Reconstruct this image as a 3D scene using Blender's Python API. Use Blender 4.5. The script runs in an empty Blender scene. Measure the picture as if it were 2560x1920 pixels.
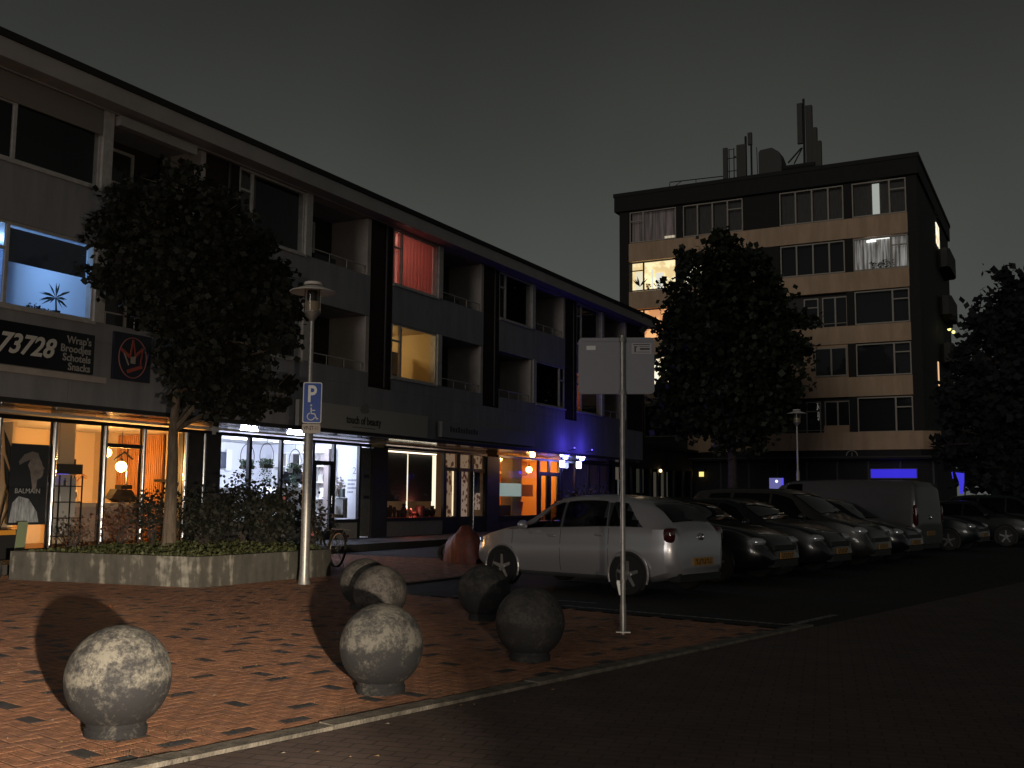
import bpy, bmesh, math, random
from mathutils import Vector, Matrix, noise as mnoise

SC = bpy.context.scene
COL = SC.collection
rnd = random.Random(7)

# ---------------------------------------------------------------- camera
CAM_YAW, CAM_PITCH, CAM_ROLL, CAM_H = math.radians(28.25), math.atan(284 / 2590), 0.009, 1.4
fh = Vector((-math.sin(CAM_YAW), math.cos(CAM_YAW), 0))
r0 = Vector((math.cos(CAM_YAW), math.sin(CAM_YAW), 0))
fwd = fh * math.cos(CAM_PITCH) + Vector((0, 0, math.sin(CAM_PITCH)))
upc = -fh * math.sin(CAM_PITCH) + Vector((0, 0, math.cos(CAM_PITCH)))
rgt = r0 * math.cos(CAM_ROLL) + upc * math.sin(CAM_ROLL)
upv = -r0 * math.sin(CAM_ROLL) + upc * math.cos(CAM_ROLL)
cam = bpy.data.cameras.new("camera")
cam.sensor_width = 36.0
cam.lens = 36.0 * 2590 / 2560
cam.clip_start = 0.05
cam.clip_end = 3000
camo = bpy.data.objects.new("camera", cam)
camo.matrix_world = Matrix(((rgt.x, upv.x, -fwd.x, 0), (rgt.y, upv.y, -fwd.y, 0), (rgt.z, upv.z, -fwd.z, CAM_H), (0, 0, 0, 1)))
COL.objects.link(camo)
SC.camera = camo

# ---------------------------------------------------------------- night sky, lit by the town below it
W = bpy.data.worlds.new("World")
SC.world = W
W.use_nodes = True
nt = W.node_tree
nt.nodes.clear()
wo = nt.nodes.new("ShaderNodeOutputWorld")
bg = nt.nodes.new("ShaderNodeBackground")
geo = nt.nodes.new("ShaderNodeTexCoord")
sep = nt.nodes.new("ShaderNodeSeparateXYZ")
rmp = nt.nodes.new("ShaderNodeValToRGB")
e = rmp.color_ramp.elements
e[0].position = 0.0
e[0].color = (0.088, 0.094, 0.086, 1)
e[1].position = 0.10
e[1].color = (0.080, 0.085, 0.078, 1)
for p, c in ((0.21, (0.066, 0.070, 0.064)), (0.334, (0.043, 0.0455, 0.041)), (0.46, (0.023, 0.0243, 0.0215)), (1.0, (0.010, 0.010, 0.0095))):
    k = e.new(p)
    k.color = (*c, 1)
nz = nt.nodes.new("ShaderNodeTexNoise")
nz.inputs["Scale"].default_value = 2.2
nz.inputs["Detail"].default_value = 3
mr = nt.nodes.new("ShaderNodeMapRange")
mr.inputs[1].default_value = 0.3
mr.inputs[2].default_value = 0.7
mr.inputs[3].default_value = 0.84
mr.inputs[4].default_value = 1.14
nt.links.new(geo.outputs["Generated"], sep.inputs[0])
nt.links.new(sep.outputs[2], rmp.inputs[0])
nt.links.new(geo.outputs["Generated"], nz.inputs["Vector"])
nt.links.new(nz.outputs[0], mr.inputs[0])
nt.links.new(rmp.outputs[0], bg.inputs[0])
nt.links.new(mr.outputs[0], bg.inputs[1])
nt.links.new(bg.outputs[0], wo.inputs[0])

# ---------------------------------------------------------------- faint town light from behind the viewer (the one sun lamp, night strength)
sd = bpy.data.lights.new("town_glow", "SUN")
sd.energy = 0.33
sd.angle = math.radians(16)
sd.color = (1.0, 0.92, 0.84)
so = bpy.data.objects.new("town_glow", sd)
so.rotation_euler = Vector((-0.08, 0.97, -0.10)).to_track_quat("-Z", "Y").to_euler()
COL.objects.link(so)

# headlamp of the vehicle standing beside the camera; it throws the long ball shadows.
# Low-beam pattern: full below the cut-off, little spill above it, fading out to the off side.
hl = bpy.data.lights.new("vehicle_headlamp", "SPOT")
hl.energy = 14600
hl.color = (1.0, 0.84, 0.64)
hl.spot_size = math.radians(120)
hl.spot_blend = 0.4
hl.shadow_soft_size = 0.035
hl.use_nodes = True
hn = hl.node_tree
hn.nodes.clear()
h_out = hn.nodes.new("ShaderNodeOutputLight")
h_em = hn.nodes.new("ShaderNodeEmission")
h_tc = hn.nodes.new("ShaderNodeTexCoord")
h_sp = hn.nodes.new("ShaderNodeSeparateXYZ")
hn.links.new(h_tc.outputs["Normal"], h_sp.inputs[0])


def h_math(op, x, y):
    k = hn.nodes.new("ShaderNodeMath")
    k.operation = op
    for i, q in enumerate((x, y)):
        if isinstance(q, (int, float)):
            k.inputs[i].default_value = q
        else:
            hn.links.new(q, k.inputs[i])
    return k.outputs[0]


def h_ramp(val, stops):
    lo, hi = stops[0][0], stops[-1][0]
    t = h_math("DIVIDE", h_math("SUBTRACT", val, lo), hi - lo)
    r = hn.nodes.new("ShaderNodeValToRGB")
    r.color_ramp.interpolation = "EASE"
    el = r.color_ramp.elements
    el[0].position, el[0].color = 0.0, (stops[0][1],) * 3 + (1,)
    el[1].position, el[1].color = 1.0, (stops[-1][1],) * 3 + (1,)
    for p, c in stops[1:-1]:
        k = el.new((p - lo) / (hi - lo))
        k.color = (c, c, c, 1)
    hn.links.new(t, r.inputs[0])
    return r.outputs[0]


h_u = h_math("MULTIPLY", h_math("DIVIDE", h_sp.outputs[0], h_sp.outputs[2]), -1.0)
h_v = h_math("MULTIPLY", h_math("DIVIDE", h_sp.outputs[1], h_sp.outputs[2]), -1.0)
h_f = h_ramp(h_u, [(-0.5, 0.75), (-0.1, 1.0), (0.15, 0.85), (0.235, 0.40), (0.32, 0.075), (0.46, 0.055), (0.64, 0.04), (1.0, 0.02)])
h_g = h_ramp(h_v, [(-0.6, 0.30), (-0.26, 0.31), (-0.16, 0.44), (-0.09, 0.85), (-0.05, 1.0), (-0.01, 0.9), (0.035, 0.28), (0.10, 0.14), (0.16, 0.09), (0.30, 0.06), (0.6, 0.03)])
hn.links.new(h_math("MULTIPLY", h_f, h_g), h_em.inputs[1])
hn.links.new(h_em.outputs[0], h_out.inputs[0])
ho = bpy.data.objects.new("vehicle_headlamp", hl)
hp = fh * -0.45 + r0 * 0.72 + Vector((0, 0, 1.12))
ho.location = hp
HAZ = math.radians(52)
ho.rotation_euler = Vector((-math.sin(HAZ), math.cos(HAZ), 0.0)).to_track_quat("-Z", "Y").to_euler()
COL.objects.link(ho)

vs = SC.view_settings
vs.view_transform = "Standard"
vs.look = "None"
vs.exposure = 0
vs.gamma = 1
vs.use_curve_mapping = False
SC.render.engine = "CYCLES"
cy = SC.cycles
cy.use_denoising = True
try:
    cy.denoiser = "OPENIMAGEDENOISE"
    cy.denoising_input_passes = "RGB_ALBEDO_NORMAL"
    cy.denoising_prefilter = "ACCURATE"
except Exception:
    pass
cy.max_bounces = 7
cy.diffuse_bounces = 3
cy.glossy_bounces = 3
cy.transmission_bounces = 4
cy.transparent_max_bounces = 12
cy.caustics_reflective = False
cy.caustics_refractive = False
cy.sample_clamp_indirect = 4.0

# ---------------------------------------------------------------- materials
MATS = {}


def mat(name, col, rough=0.6, metal=0.0, var=0.0, vscale=6.0, bump=0.0, bscale=40.0, emit=None, estr=0.0, spec=0.5, col2=None, coat=0.0, coord="Object", stretch=(1, 1, 1), contrast=(0.35, 0.65), transl=0.0):
    if name in MATS:
        return MATS[name]
    m = bpy.data.materials.new(name)
    m.use_nodes = True
    n = m.node_tree
    p = n.nodes["Principled BSDF"]
    p.inputs["Base Color"].default_value = (*col, 1)
    p.inputs["Roughness"].default_value = rough
    p.inputs["Metallic"].default_value = metal
    p.inputs["Specular IOR Level"].default_value = spec
    if coat:
        p.inputs["Coat Weight"].default_value = coat
        p.inputs["Coat Roughness"].default_value = 0.06
    if emit:
        p.inputs["Emission Color"].default_value = (*emit, 1)
        p.inputs["Emission Strength"].default_value = estr
    tc = mp = None
    if var or bump or col2:
        tc = n.nodes.new("ShaderNodeTexCoord")
        mp = n.nodes.new("ShaderNodeMapping")
        mp.inputs["Scale"].default_value = stretch
        n.links.new(tc.outputs[coord], mp.inputs[0])
    if var or col2:
        t = n.nodes.new("ShaderNodeTexNoise")
        t.inputs["Scale"].default_value = vscale
        t.inputs["Detail"].default_value = 7
        t.inputs["Roughness"].default_value = 0.65
        n.links.new(mp.outputs[0], t.inputs["Vector"])
        r = n.nodes.new("ShaderNodeValToRGB")
        r.color_ramp.elements[0].position, r.color_ramp.elements[1].position = contrast
        if col2:
            a, b = col, col2
        else:
            a = tuple(max(0, c * (1 - var)) for c in col)
            b = tuple(min(1, c * (1 + var)) for c in col)
        r.color_ramp.elements[0].color = (*a, 1)
        r.color_ramp.elements[1].color = (*b, 1)
        n.links.new(t.outputs[0], r.inputs[0])
        n.links.new(r.outputs[0], p.inputs["Base Color"])
        rr = n.nodes.new("ShaderNodeMapRange")
        rr.inputs[3].default_value = max(0.02, rough - 0.1)
        rr.inputs[4].default_value = min(1, rough + 0.1)
        n.links.new(t.outputs[0], rr.inputs[0])
        n.links.new(rr.outputs[0], p.inputs["Roughness"])
    if bump:
        t2 = n.nodes.new("ShaderNodeTexNoise")
        t2.inputs["Scale"].default_value = bscale
        t2.inputs["Detail"].default_value = 5
        n.links.new(mp.outputs[0], t2.inputs["Vector"])
        b2 = n.nodes.new("ShaderNodeBump")
        b2.inputs["Strength"].default_value = bump
        b2.inputs["Distance"].default_value = 0.02
        n.links.new(t2.outputs[0], b2.inputs["Height"])
        n.links.new(b2.outputs[0], p.inputs["Normal"])
    if transl:
        tr = n.nodes.new("ShaderNodeBsdfTranslucent")
        tr.inputs[0].default_value = (*col, 1)
        mx = n.nodes.new("ShaderNodeMixShader")
        mx.inputs[0].default_value = transl
        out = n.nodes["Material Output"]
        n.links.new(p.outputs[0], mx.inputs[1])
        n.links.new(tr.outputs[0], mx.inputs[2])
        n.links.new(mx.outputs[0], out.inputs[0])
    MATS[name] = m
    return m


def glass(name, tint=(0.9, 0.93, 0.95), refl=1.45, rough=0.0, tmix=0.0):
    m = bpy.data.materials.new(name)
    m.use_nodes = True
    n = m.node_tree
    n.nodes.clear()
    out = n.nodes.new("ShaderNodeOutputMaterial")
    tr = n.nodes.new("ShaderNodeBsdfTransparent")
    tr.inputs[0].default_value = (*tint, 1)
    gl = n.nodes.new("ShaderNodeBsdfGlossy")
    gl.inputs["Roughness"].default_value = rough
    fr = n.nodes.new("ShaderNodeFresnel")
    ge = n.nodes.new("ShaderNodeNewGeometry")  # panes have no inside: same reflectance from both faces
    mi = n.nodes.new("ShaderNodeMapRange")
    mi.inputs[3].default_value = refl
    mi.inputs[4].default_value = 1.0 / refl
    n.links.new(ge.outputs["Backfacing"], mi.inputs[0])
    n.links.new(mi.outputs[0], fr.inputs[0])
    mx = n.nodes.new("ShaderNodeMixShader")
    n.links.new(fr.outputs[0], mx.inputs[0])
    n.links.new(tr.outputs[0], mx.inputs[1])
    n.links.new(gl.outputs[0], mx.inputs[2])
    last = mx
    if tmix:
        df = n.nodes.new("ShaderNodeBsdfTranslucent")
        df.inputs[0].default_value = (0.85, 0.9, 0.88, 1)
        m2 = n.nodes.new("ShaderNodeMixShader")
        m2.inputs[0].default_value = tmix
        n.links.new(mx.outputs[0], m2.inputs[1])
        n.links.new(df.outputs[0], m2.inputs[2])
        last = m2
    n.links.new(last.outputs[0], out.inputs[0])
    return m


def emis(name, col, s):
    return mat(name, (0.02, 0.02, 0.02), emit=col, estr=s)


M = {}
M["glass"] = glass("window_glass")
M["darkglass"] = glass("tinted_car_glass", (0.10, 0.11, 0.12), 1.5)
M["greyglass"] = glass("car_side_glass", (0.42, 0.43, 0.45), 1.5)
M["frost"] = glass("frosted_glass", (0.5, 0.55, 0.55), 1.45, 0.2, 0.75)
M["asphalt"] = mat("asphalt", (0.030, 0.030, 0.031), 0.85, var=0.35, vscale=3, bump=0.5, bscale=120)
M["sand"] = mat("joint_sand", (0.13, 0.075, 0.048), 0.95)
M["kerb"] = mat("kerb_concrete", (0.13, 0.115, 0.095), 0.85, var=0.5, vscale=7, bump=0.6, bscale=60)
M["paint"] = mat("worn_white_paint", (0.05, 0.05, 0.05), 0.8, col2=(0.34, 0.33, 0.32), vscale=14, contrast=(0.42, 0.6))
M["black"] = mat("black_frame", (0.012, 0.012, 0.013), 0.45)
M["char"] = mat("charcoal_panel", (0.03, 0.029, 0.03), 0.6, var=0.2)
M["white"] = mat("white_paint", (0.72, 0.71, 0.69), 0.5)
M["offwhite"] = mat("offwhite_frame", (0.48, 0.45, 0.43), 0.55, var=0.15)
M["render"] = mat("grey_render", (0.28, 0.275, 0.295), 0.85, var=0.14, vscale=1.8, stretch=(1.0, 1.4, 0.22), bump=0.25, bscale=60)
M["eave"] = mat("eave_board", (0.40, 0.37, 0.36), 0.6, var=0.12, vscale=0.8)
M["reveal"] = mat("loggia_reveal", (0.48, 0.42, 0.39), 0.75, var=0.12, vscale=2)
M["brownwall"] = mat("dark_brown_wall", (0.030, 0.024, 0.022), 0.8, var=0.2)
M["roofing"] = mat("roof_bitumen", (0.02, 0.02, 0.02), 0.9)
M["chrome"] = mat("brushed_steel", (0.62, 0.62, 0.63), 0.22, 1.0, var=0.05)
M["galv"] = mat("galvanised_steel", (0.33, 0.315, 0.295), 0.40, 0.6, var=0.18, vscale=18)
M["soffit"] = mat("glossy_soffit", (0.55, 0.55, 0.57), 0.10, 0.85, var=0.06, vscale=2)
M["beige"] = mat("beige_spandrel", (0.50, 0.345, 0.225), 0.8, var=0.13, vscale=1.6, stretch=(1.2, 1.2, 0.25), bump=0.15, bscale=50)
M["towerdark"] = mat("tower_dark_wall", (0.010, 0.0095, 0.0095), 0.8, var=0.2)
M["towergrey"] = mat("tower_grey_panel", (0.05, 0.048, 0.046), 0.8, var=0.15)
M["towerframe"] = mat("tower_window_frame", (0.36, 0.32, 0.27), 0.6)
M["curt"] = mat("brown_curtain", (0.10, 0.085, 0.075), 0.9, var=0.4, vscale=9, stretch=(6, 6, 0.2))
M["room"] = mat("dark_room", (0.016, 0.016, 0.018), 0.9)
M["enamel"] = mat("pale_enamel", (0.62, 0.58, 0.54), 0.4)
M["bark"] = mat("bark", (0.14, 0.105, 0.075), 0.9, var=0.4, vscale=9, bump=0.9, bscale=30, stretch=(3, 3, 0.5))
M["bark2"] = mat("dark_bark", (0.05, 0.04, 0.035), 0.9, var=0.4, vscale=9, bump=0.8)
M["leaf"] = mat("leaf", (0.010, 0.014, 0.007), 0.6, col2=(0.032, 0.038, 0.017), vscale=5, contrast=(0.3, 0.7), transl=0.3)
M["leafdark"] = mat("leaf_dark", (0.010, 0.012, 0.008), 0.7, col2=(0.026, 0.027, 0.016), vscale=3, contrast=(0.3, 0.7), transl=0.25)
M["cover"] = mat("ground_cover_leaf", (0.04, 0.055, 0.018), 0.65, col2=(0.12, 0.12, 0.045), vscale=8, contrast=(0.3, 0.7), transl=0.2)
M["soil"] = mat("soil", (0.035, 0.027, 0.02), 0.95, var=0.4, bump=0.8)
M["rubber"] = mat("rubber", (0.012, 0.012, 0.012), 0.75)
M["alloy"] = mat("alloy", (0.55, 0.55, 0.56), 0.3, 0.9)
M["yellowplate"] = mat("yellow_plate", (0.36, 0.18, 0.03), 0.4)
M["plateink"] = mat("plate_ink", (0.015, 0.012, 0.01), 0.5)
M["redlens"] = mat("red_lens", (0.05, 0.004, 0.007), 0.08, coat=1.0)
M["clearlens"] = mat("clear_lens", (0.62, 0.64, 0.68), 0.07, 0.6, coat=1.0)
M["plasticblack"] = mat("black_plastic", (0.015, 0.015, 0.016), 0.55)
M["bluesign"] = mat("traffic_blue", (0.006, 0.07, 0.42), 0.35)
M["signwhite"] = mat("sign_white", (0.85, 0.85, 0.84), 0.4)
M["platewhite"] = mat("plate_cream", (0.55, 0.48, 0.42), 0.6)
M["signback"] = mat("aluminium_sign_back", (0.235, 0.23, 0.265), 0.55, 0.25, var=0.06)
M["board"] = mat("sign_board", (0.27, 0.26, 0.26), 0.6)
M["boardcream"] = mat("sign_board_cream", (0.42, 0.40, 0.365), 0.6)
M["ink"] = mat("dark_lettering", (0.02, 0.018, 0.018), 0.6)


# ---------------------------------------------------------------- geometry helpers
class MB:
    """collects shapes; build() links them as one mesh object"""

    def __init__(s):
        s.v, s.f, s.m = [], [], []

    def quad(s, *ps, m=0):
        b = len(s.v)
        s.v += [tuple(p) for p in ps]
        s.f.append(tuple(range(b, b + len(ps))))
        s.m.append(m)
        return s

    def box(s, x0, y0, z0, x1, y1, z1, m=0):
        if x0 > x1: x0, x1 = x1, x0
        if y0 > y1: y0, y1 = y1, y0
        if z0 > z1: z0, z1 = z1, z0
        b = len(s.v)
        s.v += [(x0, y0, z0), (x1, y0, z0), (x1, y1, z0), (x0, y1, z0), (x0, y0, z1), (x1, y0, z1), (x1, y1, z1), (x0, y1, z1)]
        for q in ((0, 3, 2, 1), (4, 5, 6, 7), (0, 1, 5, 4), (1, 2, 6, 5), (2, 3, 7, 6), (3, 0, 4, 7)):
            s.f.append(tuple(b + i for i in q))
            s.m.append(m)
        return s

    def tube(s, p0, p1, r0, r1=None, n=10, m=0, cap=True):
        p0, p1 = Vector(p0), Vector(p1)
        r1 = r0 if r1 is None else r1
        d = (p1 - p0).normalized()
        a = d.orthogonal().normalized()
        c = d.cross(a)
        b = len(s.v)
        for p, r in ((p0, r0), (p1, r1)):
            for i in range(n):
                t = 2 * math.pi * i / n
                s.v.append(tuple(p + (a * math.cos(t) + c * math.sin(t)) * r))
        for i in range(n):
            j = (i + 1) % n
            s.f.append((b + i, b + j, b + n + j, b + n + i))
            s.m.append(m)
        if cap:
            s.f.append(tuple(b + i for i in reversed(range(n))))
            s.f.append(tuple(b + n + i for i in range(n)))
            s.m += [m, m]
        return s

    def path(s, pts, r, n=8, m=0):
        for a, b in zip(pts, pts[1:]):
            s.tube(a, b, r, r, n, m)
        return s

    def lathe(s, prof, o=(0, 0, 0), n=24, m=0, axis="z"):
        b = len(s.v)
        for r, z in prof:
            for i in range(n):
                t = 2 * math.pi * i / n
                c, sn = math.cos(t) * r, math.sin(t) * r
                p = (c, sn, z) if axis == "z" else ((c, z, sn) if axis == "y" else (z, c, sn))
                s.v.append((p[0] + o[0], p[1] + o[1], p[2] + o[2]))
        for k in range(len(prof) - 1):
            for i in range(n):
                j = (i + 1) % n
                s.f.append((b + k * n + i, b + k * n + j, b + (k + 1) * n + j, b + (k + 1) * n + i))
                s.m.append(m)
        return s

    def prism(s, poly, d, m=0):
        """poly: list of 3-D points, d: extrusion vector"""
        d = Vector(d)
        b = len(s.v)
        n = len(poly)
        s.v += [tuple(p) for p in poly] + [tuple(Vector(p) + d) for p in poly]
        s.f.append(tuple(range(b, b + n)))
        s.f.append(tuple(b + n + i for i in reversed(range(n))))
        s.m += [m, m]
        for i in range(n):
            j = (i + 1) % n
            s.f.append((b + i, b + n + i, b + n + j, b + j))
            s.m.append(m)
        return s

    def ball(s, c, r, n=16, k=10, m=0, sq=(1, 1, 1)):
        prof = [(max(1e-4, math.sin(math.pi * i / k)) * r, -math.cos(math.pi * i / k) * r) for i in range(k + 1)]
        b = len(s.v)
        s.lathe(prof, (0, 0, 0), n, m)
        for i in range(b, len(s.v)):
            v = s.v[i]
            s.v[i] = (v[0] * sq[0] + c[0], v[1] * sq[1] + c[1], v[2] * sq[2] + c[2])
        return s

    def xform(s, mtx, start=0):
        for i in range(start, len(s.v)):
            s.v[i] = tuple(mtx @ Vector(s.v[i]))
        return s

    def build(s, name, mats, parent=None, smooth=False, local=False, recalc=True):
        if not isinstance(mats, (list, tuple)):
            mats = [mats]
        mats = [M[x] if isinstance(x, str) else x for x in mats]
        me = bpy.data.meshes.new(name)
        off = Vector((0, 0, 0))
        if parent is not None and not local:
            off = OFF.get(parent.name, Vector((0, 0, 0)))
        me.from_pydata([(x - off.x, y - off.y, z - off.z) for x, y, z in s.v], [], s.f)
        for x in mats:
            me.materials.append(x)
        if len(mats) > 1:
            me.polygons.foreach_set("material_index", s.m)
        if recalc and len(s.f) < 30000:
            bm = bmesh.new()
            bm.from_mesh(me)
            bmesh.ops.recalc_face_normals(bm, faces=bm.faces)
            bm.to_mesh(me)
            bm.free()
        if smooth:
            me.polygons.foreach_set("use_smooth", [True] * len(me.polygons))
            try:
                me.set_sharp_from_angle(angle=math.radians(smooth if smooth is not True else 40))
            except Exception:
                pass
        me.update()
        o = bpy.data.objects.new(name, me)
        COL.objects.link(o)
        if parent is not None:
            o.parent = parent
            OFF[o.name] = off
        return o


OFF = {}


def tag(o, label=None, cat=None, group=None, kind=None):
    if label: o["label"] = label
    if cat: o["category"] = cat
    if group: o["group"] = group
    if kind: o["kind"] = kind
    return o


def thing(name, label, cat, loc=(0, 0, 0), group=None, rotz=0.0):
    o = bpy.data.objects.new(name, None)
    o.empty_display_size = 0.2
    o.location = loc
    o.rotation_euler = (0, 0, rotz)
    COL.objects.link(o)
    OFF[o.name] = Vector(loc)
    return tag(o, label, cat, group)


def text(name, body, size, origin, xdir, updir, material, parent, extrude=0.004, align="LEFT", shear=0.0, sx=1.0, bold=0.0):
    cu = bpy.data.curves.new(name, "FONT")
    cu.body = body
    cu.size = size
    cu.extrude = extrude
    cu.align_x = align
    cu.shear = shear
    cu.offset = bold
    cu.resolution_u = 3
    cu.materials.append(M[material] if isinstance(material, str) else material)
    o = bpy.data.objects.new(name, cu)
    COL.objects.link(o)
    x = Vector(xdir).normalized()
    u = Vector(updir).normalized()
    z = x.cross(u)
    mt = Matrix(((x.x * sx, u.x, z.x, 0), (x.y * sx, u.y, z.y, 0), (x.z * sx, u.z, z.z, 0), (0, 0, 0, 1)))
    mt.translation = Vector(origin) - OFF.get(parent.name, Vector((0, 0, 0)))
    o.parent = parent
    o.matrix_local = mt
    return o


def point(name, loc, power, col, parent=None, r=0.12):
    l = bpy.data.lights.new(name, "POINT")
    l.energy = power
    l.color = col
    l.shadow_soft_size = r
    o = bpy.data.objects.new(name, l)
    COL.objects.link(o)
    if parent is not None:
        o.parent = parent
        o.location = Vector(loc) - OFF.get(parent.name, Vector((0, 0, 0)))
    else:
        o.location = loc
    return o


def copy_tree(o, parent=None):
    c = o.copy()
    COL.objects.link(c)
    c.parent = parent
    for ch in o.children:
        copy_tree(ch, c)
    return c
# ---------------------------------------------------------------- ground
RA = math.radians(11.5)
U2 = Vector((math.sin(RA), math.cos(RA)))
V2 = Vector((-math.cos(RA), math.sin(RA)))
O2 = Vector((-4.0, 5.2))


def RP(s, t, z=0.0):
    p = O2 + U2 * s + V2 * t
    return (p.x, p.y, z)


g = MB().quad((-400, -300, -0.03), (400, -300, -0.03), (400, 600, -0.03), (-400, 600, -0.03)).build("ground", "asphalt")
tag(g, kind="structure")


def brick_mat(name, c1, c2, cm, scale, rough=0.8, mortar=0.03, ang=0.0, bump=0.5, off=0.5, spec=0.3, wear=0.5):
    m = bpy.data.materials.new(name)
    m.use_nodes = True
    n = m.node_tree
    p = n.nodes["Principled BSDF"]
    p.inputs["Roughness"].default_value = rough
    p.inputs["Specular IOR Level"].default_value = spec
    tc = n.nodes.new("ShaderNodeTexCoord")
    mp = n.nodes.new("ShaderNodeMapping")
    mp.inputs["Rotation"].default_value = ang if isinstance(ang, tuple) else (0, 0, ang)
    br = n.nodes.new("ShaderNodeTexBrick")
    br.offset = off
    br.inputs["Color1"].default_value = (*c1, 1)
    br.inputs["Color2"].default_value = (*c2, 1)
    br.inputs["Mortar"].default_value = (*cm, 1)
    br.inputs["Scale"].default_value = scale
    br.inputs["Mortar Size"].default_value = mortar
    br.inputs["Brick Width"].default_value = 0.5
    br.inputs["Row Height"].default_value = 0.25
    nz = n.nodes.new("ShaderNodeTexNoise")
    nz.inputs["Scale"].default_value = 2.3
    nz.inputs["Detail"].default_value = 8
    mx = n.nodes.new("ShaderNodeMix")
    mx.data_type = "RGBA"
    mx.blend_type = "MULTIPLY"
    mx.inputs[0].default_value = wear
    n.links.new(tc.outputs["Object"], mp.inputs[0])
    n.links.new(mp.outputs[0], br.inputs["Vector"])
    n.links.new(tc.outputs["Object"], nz.inputs["Vector"])
    n.links.new(br.outputs[0], mx.inputs[6])
    n.links.new(nz.outputs[0], mx.inputs[7])
    n.links.new(mx.outputs[2], p.inputs["Base Color"])
    bp = n.nodes.new("ShaderNodeBump")
    bp.inputs["Strength"].default_value = bump
    bp.inputs["Distance"].default_value = 0.01
    bp.invert = True
    n.links.new(br.outputs["Fac"], bp.inputs["Height"])
    n.links.new(bp.outputs[0], p.inputs["Normal"])
    return m


M["roadbrick"] = brick_mat("road_clinker", (0.165, 0.118, 0.105), (0.14, 0.10, 0.09), (0.085, 0.066, 0.06), 2.5, 0.7, 0.018, ang=-RA, wear=0.55)
M["parkbrick"] = brick_mat("parking_clinker", (0.045, 0.042, 0.042), (0.035, 0.033, 0.034), (0.022, 0.021, 0.021), 2.5, 0.8, 0.018, ang=-RA)
M["wallbrick"] = brick_mat("dark_red_brick_wall", (0.045, 0.022, 0.018), (0.03, 0.016, 0.014), (0.035, 0.03, 0.028), 2.3, 0.85, 0.02, ang=(math.pi / 2, 0, math.pi / 2), bump=0.4)
M["walkpave"] = brick_mat("walkway_slabs", (0.085, 0.080, 0.078), (0.07, 0.066, 0.065), (0.03, 0.028, 0.027), 1.6, 0.7, 0.01, bump=0.3)

rd = MB().quad(RP(-40, -14, -0.004), RP(-40, -0.03, -0.004), RP(140, -0.03, -0.004), RP(140, -14, -0.004)).build("road", "roadbrick")
tag(rd, kind="structure")
pk = MB().quad(RP(6.6, -0.03, -0.008), RP(6.6, 5.8, -0.008), RP(60, 5.8, -0.008), RP(60, -0.03, -0.008)).build("parking_bays", "parkbrick")
tag(pk, kind="structure")

# brick plaza: herringbone of clinkers, joints recessed
plz = MB().quad((-16.2, -6, -0.0035), (-6.33, -6, -0.0035), (-2.75, 11.55, -0.0035), (-9.6, 12.9, -0.0035), (-9.6, 20.5, -0.0035), (-16.2, 20.5, -0.0035)).build("plaza", "sand")
tag(plz, kind="structure")
BW = 0.105


def on_plaza(x, y):
    d = Vector((x, y)) - O2
    s, t = d.dot(U2), d.dot(V2)
    if t < 0.155 or x < -16.15:
        return False
    if s < 6.45 and y > -2.5:
        return True
    return x < -9.7 and y < 20.3 and y > -2.5 and t > 5.75


REDS = [mat("clinker_%d" % i, c, 0.75, var=0.35, vscale=9, bump=0.5, bscale=70) for i, c in enumerate(((0.36, 0.168, 0.092), (0.325, 0.155, 0.090), (0.385, 0.188, 0.106), (0.30, 0.15, 0.094)))]
GREYB = mat("clinker_grey", (0.055, 0.053, 0.056), 0.6, var=0.25, vscale=12, bump=0.4, bscale=70)
BMATS = REDS + [GREYB]


def brick_geo(mb, cx, cy, ang, z, m, tilt=0.0):
    a, b = 0.1015, 0.0490
    ca, sa = math.cos(ang), math.sin(ang)
    i = len(mb.v)
    for (hx, hy, hz) in ((a, b, -0.0018), (a - 0.0045, b - 0.0045, 0)):
        for sx, sy in ((-1, -1), (1, -1), (1, 1), (-1, 1)):
            x, y = sx * hx, sy * hy
            mb.v.append((cx + x * ca - y * sa, cy + x * sa + y * ca, z + hz + tilt * sx))
    for q in ((4, 5, 6, 7), (0, 1, 5, 4), (1, 2, 6, 5), (2, 3, 7, 6), (3, 0, 4, 7)):
        mb.f.append(tuple(i + k for k in q))
        mb.m.append(m)


allb = []
for ix in range(-84, 230):
    for iy in range(-150, 175):
        k = (ix - iy) % 4
        if k == 0:
            s, t, horiz = (ix + 1) * BW, (iy + 0.5) * BW, True
        elif k == 2:
            s, t, horiz = (ix + 0.5) * BW, iy * BW, False
        else:
            continue
        p = O2 + U2 * s + V2 * t
        if on_plaza(p.x, p.y):
            allb.append((p.x, p.y, horiz))
cd = lambda b: b[0] * b[0] + b[1] * b[1]


def in_view(b):
    v = Vector((b[0], b[1], -CAM_H))
    z = v.dot(fwd)
    return z > 0.5 and -0.50 < v.dot(rgt) / z < 0.2 and v.dot(upv) / z > -0.375


near = sorted([b for b in allb if in_view(b)], key=cd)[:300]
nset = set((b[0], b[1]) for b in near)
UANG = math.atan2(U2.y, U2.x)


def und(x, y):
    return 0.0045 * (mnoise.noise(Vector((x * 0.8, y * 0.8, 3.1))) + 0.35 + 0.5 * mnoise.noise(Vector((x * 2.1, y * 2.1, 7.7))))


DARKS = []


def pick(x, y):
    if rnd.random() < 0.16 and all((x - a) ** 2 + (y - b) ** 2 > 0.105 for a, b in DARKS[-260:]):
        DARKS.append((x, y))
        return 4
    return rnd.choice((0, 0, 1, 1, 2, 3))


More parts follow.
